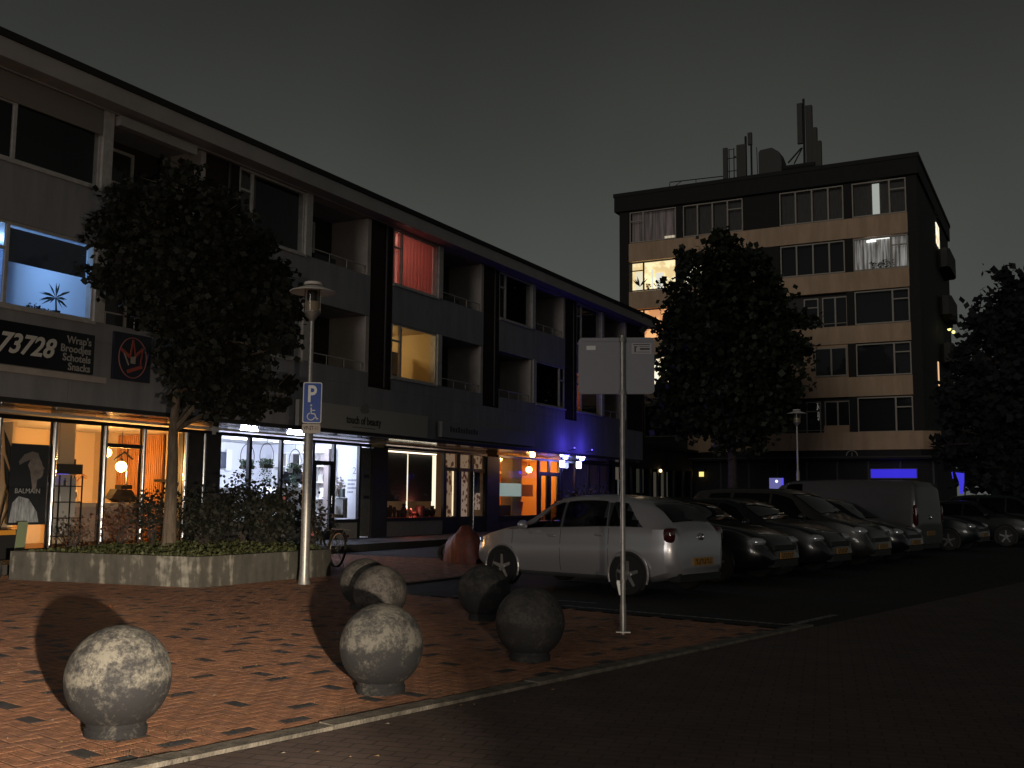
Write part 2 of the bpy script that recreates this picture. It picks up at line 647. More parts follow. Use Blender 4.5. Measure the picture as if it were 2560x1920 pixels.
proto = []
for m_ in range(5):
    mb = MB()
    brick_geo(mb, 0, 0, 0, 0, 0)
    me = bpy.data.meshes.new("brick")
    me.from_pydata(mb.v, [], mb.f)
    me.materials.append(BMATS[m_])
    proto.append(me)
for (x, y, hz) in near:
    o = bpy.data.objects.new("brick", proto[pick(x, y)])
    o.location = (x, y, rnd.uniform(-0.0012, 0.0008) + und(x, y))
    o.rotation_euler = (rnd.uniform(-0.006, 0.006), rnd.uniform(-0.006, 0.006), (UANG if hz else UANG + math.pi / 2) + rnd.uniform(-0.012, 0.012))
    COL.objects.link(o)
    o.parent = plz
bf = MB()
for (x, y, hz) in allb:
    if (x, y) in nset:
        continue
    brick_geo(bf, x, y, (UANG if hz else UANG + math.pi / 2) + rnd.uniform(-0.012, 0.012), rnd.uniform(-0.0012, 0.0008) + und(x, y), pick(x, y), rnd.uniform(-0.0006, 0.0006))
o = bf.build("brick_field", BMATS, plz, recalc=False)
tag(o, kind="stuff")

# kerb: individual stones, slightly uneven, and the gutter course on the road side
kb = thing("kerb", None, None, RP(0, 0))
tag(kb, kind="structure")
for i in range(-7, 7):
    s0, s1 = i * 1.0 + 0.006, i * 1.0 + 0.994
    dz = rnd.uniform(-0.004, 0.004)
    t0 = rnd.uniform(-0.004, 0.004)
    mb = MB()
    pts = [RP(s0, t0), RP(s1, t0), RP(s1, t0 + 0.145), RP(s0, t0 + 0.145)]
    mb.prism([(p[0], p[1], -0.03) for p in pts], (0, 0, 0.045 + dz))
    mb.build("kerb_stone", "kerb", kb)

# parking-bay lines
pl = MB()
for a, b, w in ((RP(6.75, 5.3), RP(6.9, 0.3), 0.05), (RP(7.25, 5.0), RP(7.35, 3.2), 0.04)):
    a, b = Vector(a), Vector(b)
    n_ = Vector((-(b - a).y, (b - a).x, 0)).normalized() * w
    pl.quad(a - n_, b - n_, b + n_, a + n_)
pl.v = [(x, y, -0.003) for x, y, z in pl.v]
pl = pl.build("parking_line", "paint", pk)
pl2 = MB().quad(RP(6.9, 0.2, -0.003), RP(8.3, 0.24, -0.003), RP(8.3, 0.34, -0.003), RP(6.9, 0.3, -0.003)).build("parking_line", "paint", pk)

# raised walkway before the shops
wk = MB().box(-23.6, 4, -0.03, -16.45, 60, 0.15).build("walkway", "walkpave")
tag(wk, kind="structure")

# leaf litter and crumbs lying on the bricks
lit = MB()
for i in range(420):
    x, y = rnd.uniform(-13, -3.2), rnd.uniform(2.6, 11)
    r = rnd.uniform(0.006, 0.022)
    a = rnd.uniform(0, 6.28)
    c, s = math.cos(a) * r, math.sin(a) * r
    z = 0.004
    lit.quad((x - c, y - s, z), (x + s * 0.6, y - c * 0.6, z + 0.004), (x + c, y + s, z + 0.002), (x - s * 0.6, y + c * 0.6, z + 0.005), m=rnd.choice((0, 0, 1)))
o = lit.build("litter", [mat("dry_leaf", (0.42, 0.27, 0.12), 0.8), mat("grit", (0.35, 0.30, 0.24), 0.9)])
tag(o, "scattered dry leaf crumbs and grit lying on the plaza bricks", "litter", kind="stuff")
# tufts of grass in the joints by the balls and along the kerb
gr = MB()
for cx, cy, n_, sp in ((-4.72, 4.62, 70, 0.2), (-4.15, 6.5, 60, 0.2), (-4.5, 4.1, 110, 0.3), (-4.12, 5.6, 70, 0.22)):
    for i in range(n_):
        x, y = cx + rnd.gauss(0, sp * 0.5), cy + rnd.gauss(0, sp * 0.5)
        h = rnd.uniform(0.008, 0.026)
        a = rnd.uniform(0, 6.28)
        dx, dy = math.cos(a) * 0.003, math.sin(a) * 0.003
        lx, ly = rnd.uniform(-0.02, 0.02), rnd.uniform(-0.02, 0.02)
        gr.quad((x - dx, y - dy, -0.01), (x + dx, y + dy, -0.01), (x + lx, y + ly, h))
o = gr.build("grass", [mat("joint_grass", (0.05, 0.045, 0.02), 0.8, col2=(0.03, 0.036, 0.014), vscale=20)])
tag(o, "thin grass tufts growing in the brick joints near the kerb", "grass", kind="stuff")

lf = MB()
c_ = Vector((-10.35, 9.0, 0.03))
for k in range(5):
    a0 = k * 1.257
    lf.quad(c_, c_ + Vector((math.cos(a0 - 0.3) * 0.05, math.sin(a0 - 0.3) * 0.05, 0.006)), c_ + Vector((math.cos(a0) * 0.085, math.sin(a0) * 0.085, 0.022)), c_ + Vector((math.cos(a0 + 0.3) * 0.05, math.sin(a0 + 0.3) * 0.05, 0.008)))
o = lf.build("fallen_leaf", mat("orange_leaf", (0.62, 0.20, 0.07), 0.7))
tag(o, "single curled orange leaf lying on the bricks below the planter corner", "leaf")

# ---------------------------------------------------------------- concrete ball bollards
def ball_mat(name, dark, light, seed, band):
    m = bpy.data.materials.new(name)
    m.use_nodes = True
    n = m.node_tree
    p = n.nodes["Principled BSDF"]
    p.inputs["Roughness"].default_value = 0.85
    p.inputs["Specular IOR Level"].default_value = 0.3
    tc = n.nodes.new("ShaderNodeTexCoord")
    mp = n.nodes.new("ShaderNodeMapping")
    mp.inputs["Location"].default_value = (seed, seed * 0.37, 0)
    n.links.new(tc.outputs["Object"], mp.inputs[0])

    def noise(sc, det=8, ro=0.7):
        t = n.nodes.new("ShaderNodeTexNoise")
        t.inputs["Scale"].default_value = sc
        t.inputs["Detail"].default_value = det
        t.inputs["Roughness"].default_value = ro
        n.links.new(mp.outputs[0], t.inputs["Vector"])
        return t

    def math_(op, a, b):
        k = n.nodes.new("ShaderNodeMath")
        k.operation = op
        for i, x in enumerate((a, b)):
            if isinstance(x, (int, float)):
                k.inputs[i].default_value = x
            else:
                n.links.new(x, k.inputs[i])
        return k.outputs[0]

    n1, n2, n3 = noise(7.5), noise(34, 10, 0.78), noise(2.6)
    se = n.nodes.new("ShaderNodeSeparateXYZ")
    n.links.new(tc.outputs["Object"], se.inputs[0])
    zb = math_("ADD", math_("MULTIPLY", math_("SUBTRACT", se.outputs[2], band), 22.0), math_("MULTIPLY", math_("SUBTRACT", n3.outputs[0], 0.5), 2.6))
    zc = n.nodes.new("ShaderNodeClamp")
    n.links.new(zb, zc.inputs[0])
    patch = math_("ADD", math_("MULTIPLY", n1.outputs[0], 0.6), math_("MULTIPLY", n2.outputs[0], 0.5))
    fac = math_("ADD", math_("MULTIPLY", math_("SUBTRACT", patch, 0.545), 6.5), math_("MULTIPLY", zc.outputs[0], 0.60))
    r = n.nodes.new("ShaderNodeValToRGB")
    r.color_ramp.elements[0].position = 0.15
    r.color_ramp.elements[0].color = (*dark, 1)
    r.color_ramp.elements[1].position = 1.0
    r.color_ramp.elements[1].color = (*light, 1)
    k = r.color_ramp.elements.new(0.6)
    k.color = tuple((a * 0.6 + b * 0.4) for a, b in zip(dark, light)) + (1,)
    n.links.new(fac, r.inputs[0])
    n.links.new(r.outputs[0], p.inputs["Base Color"])
    bp = n.nodes.new("ShaderNodeBump")
    bp.inputs["Strength"].default_value = 0.55
    bp.inputs["Distance"].default_value = 0.012
    n.links.new(n2.outputs[0], bp.inputs["Height"])
    n.links.new(bp.outputs[0], p.inputs["Normal"])
    return m


balls = [
    (-13.42, 9.36, "grey concrete ball cut by the photo edge beside the planter's end", (0.03, 0.03, 0.033), (0.10, 0.095, 0.09), 0.34),
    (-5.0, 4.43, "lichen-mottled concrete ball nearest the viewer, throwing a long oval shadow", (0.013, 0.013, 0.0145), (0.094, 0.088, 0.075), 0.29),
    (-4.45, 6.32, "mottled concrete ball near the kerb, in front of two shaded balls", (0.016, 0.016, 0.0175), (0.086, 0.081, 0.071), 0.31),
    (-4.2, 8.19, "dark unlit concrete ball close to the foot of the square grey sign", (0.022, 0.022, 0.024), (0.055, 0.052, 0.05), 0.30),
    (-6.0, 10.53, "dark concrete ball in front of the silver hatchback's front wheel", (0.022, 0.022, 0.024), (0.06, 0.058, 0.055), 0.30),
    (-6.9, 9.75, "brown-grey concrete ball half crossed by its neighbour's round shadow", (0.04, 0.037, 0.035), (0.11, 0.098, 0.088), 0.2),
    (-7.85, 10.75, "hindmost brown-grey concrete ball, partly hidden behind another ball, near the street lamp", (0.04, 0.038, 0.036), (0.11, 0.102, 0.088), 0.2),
]
for i, (x, y, lab, dk, lt, band) in enumerate(balls):
    R = 0.302
    cz = 0.325
    prof = [(0.001, cz + R)]
    K = 40
    for j in range(1, K):
        a = math.pi * j / K
        z = cz + R * math.cos(a)
        if z < 0.072:
            break
        prof.append((R * math.sin(a), z))
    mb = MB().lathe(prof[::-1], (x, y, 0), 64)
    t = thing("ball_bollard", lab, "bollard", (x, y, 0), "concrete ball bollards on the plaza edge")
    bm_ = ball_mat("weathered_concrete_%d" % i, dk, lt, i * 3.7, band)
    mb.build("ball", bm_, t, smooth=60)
    MB().lathe([(0.175, -0.02), (0.178, 0.045), (0.168, 0.055), (0.172, 0.08), (0.14, 0.09)], (x, y, 0), 40).build("foot", bm_, t, smooth=50)

# ---------------------------------------------------------------- concrete planter
pa, pb, pc, pd, pe = (-15.3, 11.22), (-11.68, 11.79), (-11.57, 14.83), (-13.3, 16.6), (-16.25, 15.4)
PH = 0.46
planter = thing("planter", "low grey concrete plant bed with streaked walls before the shops", "planter", (-13.5, 14, 0))


def conc_streak():
    m = bpy.data.materials.new("streaked_concrete")
    m.use_nodes = True
    n = m.node_tree
    p = n.nodes["Principled BSDF"]
    p.inputs["Roughness"].default_value = 0.9
    tc = n.nodes.new("ShaderNodeTexCoord")
    mp = n.nodes.new("ShaderNodeMapping")
    mp.inputs["Scale"].default_value = (3.4, 3.4, 0.55)
    t1 = n.nodes.new("ShaderNodeTexNoise")
    t1.inputs["Scale"].default_value = 1.6
    t1.inputs["Detail"].default_value = 6
    t2 = n.nodes.new("ShaderNodeTexNoise")
    t2.inputs["Scale"].default_value = 9
    t2.inputs["Detail"].default_value = 9
    n.links.new(tc.outputs["Object"], mp.inputs[0])
    n.links.new(mp.outputs[0], t1.inputs["Vector"])
    n.links.new(tc.outputs["Object"], t2.inputs["Vector"])
    a = n.nodes.new("ShaderNodeMath")
    a.operation = "MULTIPLY_ADD"
    a.inputs[1].default_value = 0.35
    n.links.new(t2.outputs[0], a.inputs[0])
    n.links.new(t1.outputs[0], a.inputs[2])
    r = n.nodes.new("ShaderNodeValToRGB")
    for q, (ps, c) in enumerate(((0.50, (0.056, 0.052, 0.044)), (0.74, (0.086, 0.080, 0.068)))):
        r.color_ramp.elements[q].position = ps
        r.color_ramp.elements[q].color = (*c, 1)
    k = r.color_ramp.elements.new(0.86)
    k.color = (0.25, 0.235, 0.20, 1)
    n.links.new(a.outputs[0], r.inputs[0])
    n.links.new(r.outputs[0], p.inputs["Base Color"])
    b = n.nodes.new("ShaderNodeBump")
    b.inputs["Strength"].default_value = 0.4
    b.inputs["Distance"].default_value = 0.02
    n.links.new(t2.outputs[0], b.inputs["Height"])
    n.links.new(b.outputs[0], p.inputs["Normal"])
    return m


M["streak"] = conc_streak()
pp = [pa, pb, pc, pd, pe]
cen = Vector((sum(p[0] for p in pp) / 5, sum(p[1] for p in pp) / 5))
inn = [tuple(Vector(p) + (cen - Vector(p)).normalized() * 0.17) for p in pp]
for i in range(5):
    j = (i + 1) % 5
    q = [pp[i], pp[j], inn[j], inn[i]]
    MB().prism([(a, b, -0.01) for a, b in q], (0, 0, PH + 0.01 + (0.002 if i % 2 else 0))).build("wall_segment", "streak", planter)
MB().quad(*[(a, b, 0.39) for a, b in inn]).build("soil", "soil", planter)


def in_poly(x, y, poly):
    c = False
    n = len(poly)
    for i in range(n):
        x1, y1 = poly[i]
        x2, y2 = poly[(i + 1) % n]
        if (y1 > y) != (y2 > y) and x < (x2 - x1) * (y - y1) / (y2 - y1) + x1:
            c = not c
    return c


def leaf_quad(mb, p, size, nrm=None, m=0):
    d = Vector((rnd.gauss(0, 1), rnd.gauss(0, 1), rnd.gauss(0, 0.6)))
    if d.length < 1e-3:
        d = Vector((1, 0, 0))
    d.normalize()
    w = d.cross(Vector((rnd.gauss(0, 1), rnd.gauss(0, 1), rnd.gauss(0, 1))))
    if w.length < 1e-3:
        return
    w.normalize()
    k_ = rnd.uniform(0.5, 1.35)
    L, Wd = size * k_, size * k_ * rnd.uniform(0.34, 0.52)
    p = Vector(p)
    mb.quad(p - d * L * 0.5, p + w * Wd, p + d * L * 0.5, p - w * Wd, m=m)


cv = MB()
k = 0
while k < 6500:
    x, y = rnd.uniform(-16, -11.4), rnd.uniform(11.3, 17)
    if not in_poly(x, y, inn):
        continue
    k += 1
    h = 0.05 + 0.10 * max(0, mnoise.noise(Vector((x * 1.3, y * 1.3, 0))) + 0.5)
    leaf_quad(cv, (x, y, 0.40 + rnd.uniform(0, h)), 0.055)
o = cv.build("ground_cover", "cover", planter, recalc=False)
tag(o, kind="stuff")


# ---------------------------------------------------------------- shrubs
def shrub(label, x, y, z0, h, r, n, lsize, lmat="leaf", flower=None, seed=0, group="shrubs in the plant bed"):
    t = thing("shrub", label, "shrub", (x, y, z0), group)
    st = MB()
    tips = []
    for i in range(11):
        a = rnd.uniform(0, 6.28)
        rr = r * rnd.uniform(0.2, 0.85)
        p1 = Vector((x + math.cos(a) * rr * 0.5, y + math.sin(a) * rr * 0.5, z0 + h * 0.5 * rnd.uniform(0.7, 1.1)))
        p2 = Vector((x + math.cos(a) * rr, y + math.sin(a) * rr, z0 + h * rnd.uniform(0.65, 1.0)))
        st.tube((x + rnd.uniform(-0.05, 0.05), y + rnd.uniform(-0.05, 0.05), z0), p1, 0.012, 0.008, 5)
        st.tube(p1, p2, 0.008, 0.004, 5)
        tips += [p1, p2, (p1 + p2) / 2]
    st.build("stems", "bark2", t)
    mb = MB()
    for i in range(n):
        c = rnd.choice(tips)
        s = r * 0.32
        leaf_quad(mb, (c.x + rnd.gauss(0, s), c.y + rnd.gauss(0, s), max(z0 + 0.03, c.z + rnd.gauss(0, s * 0.8))), lsize)
    tag(mb.build("foliage", lmat, t, recalc=False), kind="stuff")
    if flower:
        for i in range(flower):
            c = rnd.choice(tips)
            fb = MB()
            p = (c.x + rnd.uniform(-0.1, 0.25), c.y - rnd.uniform(0.0, 0.25), c.z + rnd.uniform(-0.1, 0.12))
            fb.ball(p, 0.032, 7, 5)
            fb.build("blossom", mat("pink_petals", (0.55, 0.16, 0.17), 0.6), t, smooth=True)
    return t


shrub("dark rose shrub with pink blooms between trunk and lamp post", -13.4, 15.4, 0.4, 1.05, 0.68, 2300, 0.085, "leafdark", 4)
shrub("tall open shrub in front of the white-lit shop window", -14.3, 15.55, 0.4, 1.35, 0.5, 620, 0.085, "leafdark", 0)
shrub("dense dark shrub next to the young tree's trunk", -14.6, 14.8, 0.4, 0.9, 0.6, 1900, 0.08, "leafdark")
shrub("low reddish shrub before the hair salon counter, left of the trunk", -15.6, 13.7, 0.4, 0.75, 0.5, 420, 0.06, mat("reddish_leaf", (0.10, 0.045, 0.028), 0.7, transl=0.2))
shrub("wispy leafy shrub touching the left side of the trunk", -15.1, 14.0, 0.4, 1.0, 0.42, 650, 0.075, "leafdark")
shrub("small shrub behind the lamp post by the bicycle", -12.6, 15.5, 0.4, 0.8, 0.4, 500, 0.06, "leafdark", 1)
shrub("low twiggy plant at the salon end of the plant bed", -15.55, 12.6, 0.4, 0.45, 0.4, 260, 0.05, mat("brown_leaf", (0.10, 0.06, 0.035), 0.8, transl=0.2))


# ---------------------------------------------------------------- trees
def tree(label, base, trunk_h, tr, lobes, n, lsize, lmat, bmat, group, cat="tree", fine=True):
    x, y, z = base
    t = thing("tree", label, cat, base, group)
    mb = MB()
    pts = [Vector((x, y, z - 0.05))]
    H = max(l[2] for l in lobes) * 0.8
    steps = 7
    for i in range(1, steps + 1):
        f = i / steps
        pts.append(Vector((x + rnd.uniform(-0.06, 0.06) * f * 2, y + rnd.uniform(-0.06, 0.06) * f * 2, z + (H - z) * f)))
    for i in range(steps):
        f0, f1 = i / steps, (i + 1) / steps
        mb.tube(pts[i], pts[i + 1], tr * (1.12 if i == 0 else 1) * (1 - 0.8 * f0), tr * (1 - 0.8 * f1), 12, cap=False)
    tk = mb.build("trunk", bmat, t, smooth=True)
    lb = MB()
    for (lx, ly, lz, rx, rz) in lobes:
        c = Vector((lx, ly, lz))
        zb = max(z + trunk_h, lz - rz * 0.9)
        i = min(range(len(pts)), key=lambda q: abs(pts[q].z - zb))
        s = pts[i]
        mid = (s + c) / 2 + Vector((0, 0, 0.15))
        lb.tube(s, mid, tr * 0.42, tr * 0.26, 7).tube(mid, c, tr * 0.26, tr * 0.10, 6)
        for q in range(5):
            d = Vector((rnd.gauss(0, 1) * rx, rnd.gauss(0, 1) * rx, rnd.gauss(0, 0.7) * rz)) * 0.5
            lb.tube(c, c + d, tr * 0.10, tr * 0.03, 5)
    lb.build("limbs", bmat, t, smooth=True)
    cr = MB()
    tot = sum(l[3] ** 2 * l[4] for l in lobes)
    for (lx, ly, lz, rx, rz) in lobes:
        cnt = int(n * rx ** 2 * rz / tot)
        clumps = []
        for q in range(max(7, cnt // 42)):
            d = Vector((rnd.gauss(0, 1), rnd.gauss(0, 1), rnd.gauss(0, 1))).normalized() * (rnd.random() ** 0.42)
            clumps.append(Vector((lx + d.x * rx, ly + d.y * rx, lz + d.z * rz)))
        for q in range(cnt):
            c = rnd.choice(clumps)
            s = min(rx, rz) * 0.20
            leaf_quad(cr, (c.x + rnd.gauss(0, s), c.y + rnd.gauss(0, s), c.z + rnd.gauss(0, s * 0.75)), lsize)
    tag(cr.build("crown", lmat, t, recalc=False), kind="stuff")
    return t


def lobes_from(cx, cy, z0, z1, r, n, seed, shape="egg"):
    q = random.Random(seed)
    out = []
    for i in range(n):
        f = (i + 0.5) / n
        z = z0 + (z1 - z0) * f
        prof = math.sin(math.pi * min(1, (0.13 + 0.87 * f) ** 0.8)) ** 0.6
        a = i * 2.4 + q.uniform(-0.5, 0.5)
        rr = r * prof
        d = rr * q.uniform(0.30, 0.62)
        out.append((cx + math.cos(a) * d, cy + math.sin(a) * d, z, max(0.35, rr * q.uniform(0.5, 0.68)), max(0.35, (z1 - z0) / n * 1.9)))
    out.append((cx, cy, (z0 + z1) / 2, r * 0.55, (z1 - z0) * 0.36))
    return out


CROWN1 = [(-13.74, 13.08, 6.82, 0.58, 0.49), (-14.46, 13.08, 6.44, 0.8, 0.68), (-15.21, 12.86, 6.13, 0.63, 0.54), (-13.46, 13.67, 6.42, 0.76, 0.64), (-14.7, 13.04, 5.38, 0.88, 0.75), (-14.06, 13.75, 5.46, 1.11, 0.94), (-13.92, 15.12, 5.99, 0.77, 0.65), (-16.17, 13.63, 5.46, 0.49, 0.42), (-13.49, 15.01, 5.02, 0.76, 0.64), (-14.2, 13.55, 4.49, 0.72, 0.62), (-13.9, 14.13, 4.38, 1.03, 0.88), (-12.44, 14.25, 4.05, 0.5, 0.42), (-13.62, 13.2, 3.5, 0.62, 0.52), (-13.41, 14.13, 3.5, 0.76, 0.65), (-13.61, 15.62, 3.52, 0.45, 0.39), (-14.79, 14.74, 3.17, 0.49, 0.42), (-13.8, 15.2, 3.18, 0.45, 0.38)]
tree("young street tree with pale straight trunk rising from the plant bed", (-14.45, 13.8, 0.38), 2.3, 0.125, CROWN1, 21000, 0.14, "leafdark", "bark", "street trees")
# ---------------------------------------------------------------- long apartment block over shops
XU, XS = -17.2, -18.9
BAY = 6.45
Y_END = 45.0
LV = [(4.85, 6.45), (7.60, 9.25)]
blk = thing("apartment_block", "long three-storey apartment block with shops below, running away along the square", "building", (-20, 28, 0))


def part(name, m, parent, *boxes, smooth=False):
    mb = MB()
    for b in boxes:
        mb.box(*b)
    return mb.build(name, m, parent, smooth=smooth)


part("eave", "eave", blk, (-30, 3.9, 9.27, XU + 0.02, Y_END + 0.3, 9.36), (XU + 0.02, 3.9, 9.30, XU + 0.45, Y_END + 0.3, 9.66))
part("roof_edge", "roofing", blk, (-30, 3.85, 9.662, XU + 0.5, Y_END + 0.35, 9.80))
part("end_wall", "wallbrick", blk, (-29.5, Y_END - 0.25, 3.1, XU - 0.004, Y_END, 9.27))
part("core_wall", "room", blk, (-29.5, 3.95, 3.1, -24.6, Y_END - 0.26, 9.27))
# ground-floor fascia, in panels with open joints
yy = 4.0
while yy < Y_END - 0.3:
    y2 = min(yy + 3.22, Y_END - 0.26)
    part("fascia_panel", "render", blk, (XU - 0.28, yy + 0.006, 3.10, XU, y2 - 0.006, 4.45))
    yy = y2
part("fascia_backing", "char", blk, (XU - 0.27, 4.0, 3.105, XU - 0.02, Y_END - 0.26, 4.445))


def window(y0, y1, z0, z1, x, parent, fmat="offwhite", flip=False, casement=0.46, f=0.055, lit=None, gl="glass", sill=True):
    """frame, panes and sill; the casement stands at the left end (low y) unless flipped"""
    ym = (y1 - casement) if flip else (y0 + casement)
    zt = z0 + (z1 - z0) * 0.68
    d0, d1 = x - 0.09, x - 0.03
    mb = MB()
    mb.box(d0, y0, z0, d1, y0 + f, z1).box(d0, y1 - f, z0, d1, y1, z1)
    mb.box(d0 + 0.001, y0 + f, z0, d1 - 0.001, y1 - f, z0 + f).box(d0 + 0.001, y0 + f, z1 - f, d1 - 0.001, y1 - f, z1)
    mb.box(d0 + 0.002, ym - f * 0.6, z0 + f, d1 + 0.012, ym + f * 0.6, z1 - f)
    ca, cb = (ym + f * 0.6, y1 - f) if flip else (y0 + f, ym - f * 0.6)
    mb.box(d0 + 0.002, ca, zt - f * 0.5, d1 - 0.002, cb, zt + f * 0.5)
    w = mb.build("window", fmat, parent)
    xm = (d0 + d1) / 2
    ba, bb = (y0 + f, ym - f * 0.6) if flip else (ym + f * 0.6, y1 - f)
    for (a, b, c, d) in ((ba, bb, z0 + f, z1 - f), (ca, cb, z0 + f, zt - f * 0.5), (ca, cb, zt + f * 0.5, z1 - f)):
        MB().quad((xm, a, c), (xm, b, c), (xm, b, d), (xm, a, d)).build("pane", gl, w)
    if sill:
        part("sill", fmat, w, (x - 0.10, y0 - 0.02, z0 - 0.06, x + 0.05, y1 + 0.02, z0 - 0.004))
    return w


def room(y0, y1, z0, z1, x0, x1, wallm, parent, floor=None, ceil=None, name="room_shell"):
    """five inward walls, x0 deep end, x1 open front"""
    t = 0.05
    mb = MB()
    mb.box(x0 - t, y0, z0, x0, y1, z1, 0)
    mb.box(x0 - t, y0 - t, z0 - t, x1, y0, z1 + t, 0)
    mb.box(x0 - t, y1, z0 - t, x1, y1 + t, z1 + t, 0)
    mb.box(x0, y0, z0 - t, x1, y1, z0, 1)
    mb.box(x0, y0, z1, x1, y1, z1 + t, 2)
    return mb.build(name, [wallm, floor or wallm, ceil or wallm], parent)


M["bluewall"] = mat("room_pale_wall", (0.62, 0.68, 0.78), 0.8)
M["redcurtain"] = mat("red_curtain", (0.45, 0.15, 0.125), 0.9, transl=0.6, var=0.08, vscale=4, stretch=(3, 3, 0.2))
M["beigewall"] = mat("room_beige_wall", (0.62, 0.48, 0.28), 0.85)
M["bluegrey"] = mat("roller_blind", (0.10, 0.12, 0.16), 0.85, transl=0.25)
lit_rooms = {}
LIT = {(0, 0): "blue", (2, 1): "red", (2, 0): "yellow", (4, 0): "orange"}
for k in range(-1, 6):
    Y0 = 10.6 + BAY * k
    if Y0 > Y_END - 1:
        break
    for lv, (z0, z1) in enumerate(LV):
        flip = (k == 3 and lv == 0)
        ya = Y0 + 1.12
        if k < 5:
            if lv == 0:
                part("pier", "wallbrick", blk, (XU - 0.30, max(4.0, Y0), 4.45, XU - 0.03, ya, 9.25))
                for (q0, q1) in ((4.453, 4.85), (6.45, 7.60)):
                    part("spandrel_panel", "render", blk, (XU - 0.28, ya + 0.006, q0, XU, Y0 + BAY - 0.006, q1))
        else:
            if lv == 0:
                part("pier", "wallbrick", blk, (XU - 0.30, Y0, 4.45, XU - 0.03, Y_END - 0.26, 9.25))
            continue
        if not flip:
            wy = (ya, ya + 2.44)
            py = (ya + 2.44, ya + 2.68)
            ly = (ya + 2.68, Y0 + BAY)
        else:
            ly = (ya, ya + 2.55)
            py = (ya + 2.55, ya + 2.79)
            wy = (ya + 2.79, Y0 + BAY)
        part("post", "offwhite", blk, (XU - 0.25, py[0], z0, XU + 0.035, py[1], z1))
        w = window(wy[0], wy[1], z0, z1, XU, blk, flip=flip)
        kind = LIT.get((k, lv))
        xin = XU - 0.10
        if kind is None:
            room(wy[0] - 0.02, wy[1] + 0.02, z0 - 0.04, z1 + 0.0, XU - 1.2, XU - 0.29, M["room"], w, name="dark_interior")
            if (k + lv) % 2 == 0:
                mb = MB()
                a = wy[0] + 0.05
                n_ = 16
                span = (wy[1] - wy[0]) * (0.3 if k % 2 else 0.95)
                for q in range(n_):
                    y1_, y2_ = a + span * q / n_, a + span * (q + 1) / n_
                    xx = [XU - 0.22 - 0.03 * (q % 2), XU - 0.22 - 0.03 * ((q + 1) % 2)]
                    mb.quad((xx[0], y1_, z0 + 0.02), (xx[1], y2_, z0 + 0.02), (xx[1], y2_, z1 - 0.02), (xx[0], y1_, z1 - 0.02))
                mb.build("curtain", "curt", w)
        else:
            lit_rooms[kind] = (w, wy, z0, z1)
        # loggia: recessed balcony
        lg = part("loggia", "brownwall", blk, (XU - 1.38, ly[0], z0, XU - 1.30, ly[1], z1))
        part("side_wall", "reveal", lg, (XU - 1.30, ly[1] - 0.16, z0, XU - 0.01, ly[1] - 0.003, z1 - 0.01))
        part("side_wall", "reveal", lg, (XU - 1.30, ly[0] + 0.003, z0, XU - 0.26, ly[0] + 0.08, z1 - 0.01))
        part("door", "offwhite", lg, (XU - 1.298, ly[0] + 0.3, z0 + 0.02, XU - 1.26, ly[0] + 0.36, z1 - 0.25), (XU - 1.298, ly[0] + 0.95, z0 + 0.02, XU - 1.26, ly[0] + 1.02, z1 - 0.25), (XU - 1.298, ly[0] + 1.62, z0 + 0.02, XU - 1.26, ly[0] + 1.69, z1 - 0.25), (XU - 1.297, ly[0] + 0.3, z1 - 0.25, XU - 1.262, ly[0] + 1.69, z1 - 0.18))
        MB().quad((XU - 1.28, ly[0] + 0.36, z0 + 0.1), (XU - 1.28, ly[0] + 1.62, z0 + 0.1), (XU - 1.28, ly[0] + 1.62, z1 - 0.25), (XU - 1.28, ly[0] + 0.36, z1 - 0.25)).build("pane", "glass", lg)
        rl = MB()
        rl.tube((XU - 0.06, ly[0], z0 + 0.26), (XU - 0.06, ly[1] - 0.16, z0 + 0.26), 0.018, n=6)
        for q in range(4):
            yy = ly[0] + 0.1 + q * (ly[1] - ly[0] - 0.4) / 3
            rl.tube((XU - 0.06, yy, z0 - 0.02), (XU - 0.06, yy, z0 + 0.26), 0.012, n=6)
        rl.build("railing", "offwhite", lg)
        if (k, lv) in ((1, 1), (2, 1), (0, 1)):
            part("window_box", "plasticblack", lg, (XU - 0.30, ly[0] + 0.25, z0 + 0.002, XU - 0.08, ly[0] + 1.15, z0 + 0.17))
        part("loggia_ceiling", "render", lg, (XU - 1.30, ly[0], z1 - 0.008, XU - 0.30, ly[1], z1 + 0.01))

part("sun_screen", mat("sun_screen_fabric", (0.22, 0.19, 0.165), 0.9), blk, (XU - 0.03, 11.74, 8.72, XU + 0.01, 14.14, 9.24))
# an awning box over the upper loggia at the near end
part("awning_box", "eave", blk, (XU - 0.02, 14.45, 9.02, XU + 0.16, 16.6, 9.22))

# lit rooms ---------------------------------------------------------------
w, wy, z0, z1 = lit_rooms["blue"]
room(wy[0] - 0.1, wy[1] + 0.1, z0 - 0.1, z1 + 0.05, XU - 3.2, XU - 0.29, M["bluewall"], w)
part("roller_blind", "bluegrey", w, (XU - 0.14, wy[0] + 0.52, 5.72, XU - 0.13, wy[1] - 0.14, 6.36))
part("partition", "bluewall", w, (XU - 3.1, wy[1] - 0.55, z0 - 0.09, XU - 2.3, wy[1] - 0.45, z1))
part("door_panel", mat("grey_door", (0.16, 0.2, 0.3), 0.7), w, (XU - 2.3, wy[1] - 0.62, z0 - 0.09, XU - 2.22, wy[1] - 0.42, z1))
part("wall_picture", mat("print_violet", (0.12, 0.10, 0.25), 0.7, col2=(0.4, 0.42, 0.6), vscale=7), w, (XU - 3.19, wy[0] + 0.95, 4.95, XU - 3.15, wy[0] + 1.45, 5.85))
point("ceiling_lamp", (XU - 1.6, wy[0] + 1.3, 6.25), 42, (0.36, 0.62, 1.0), w, 0.15)
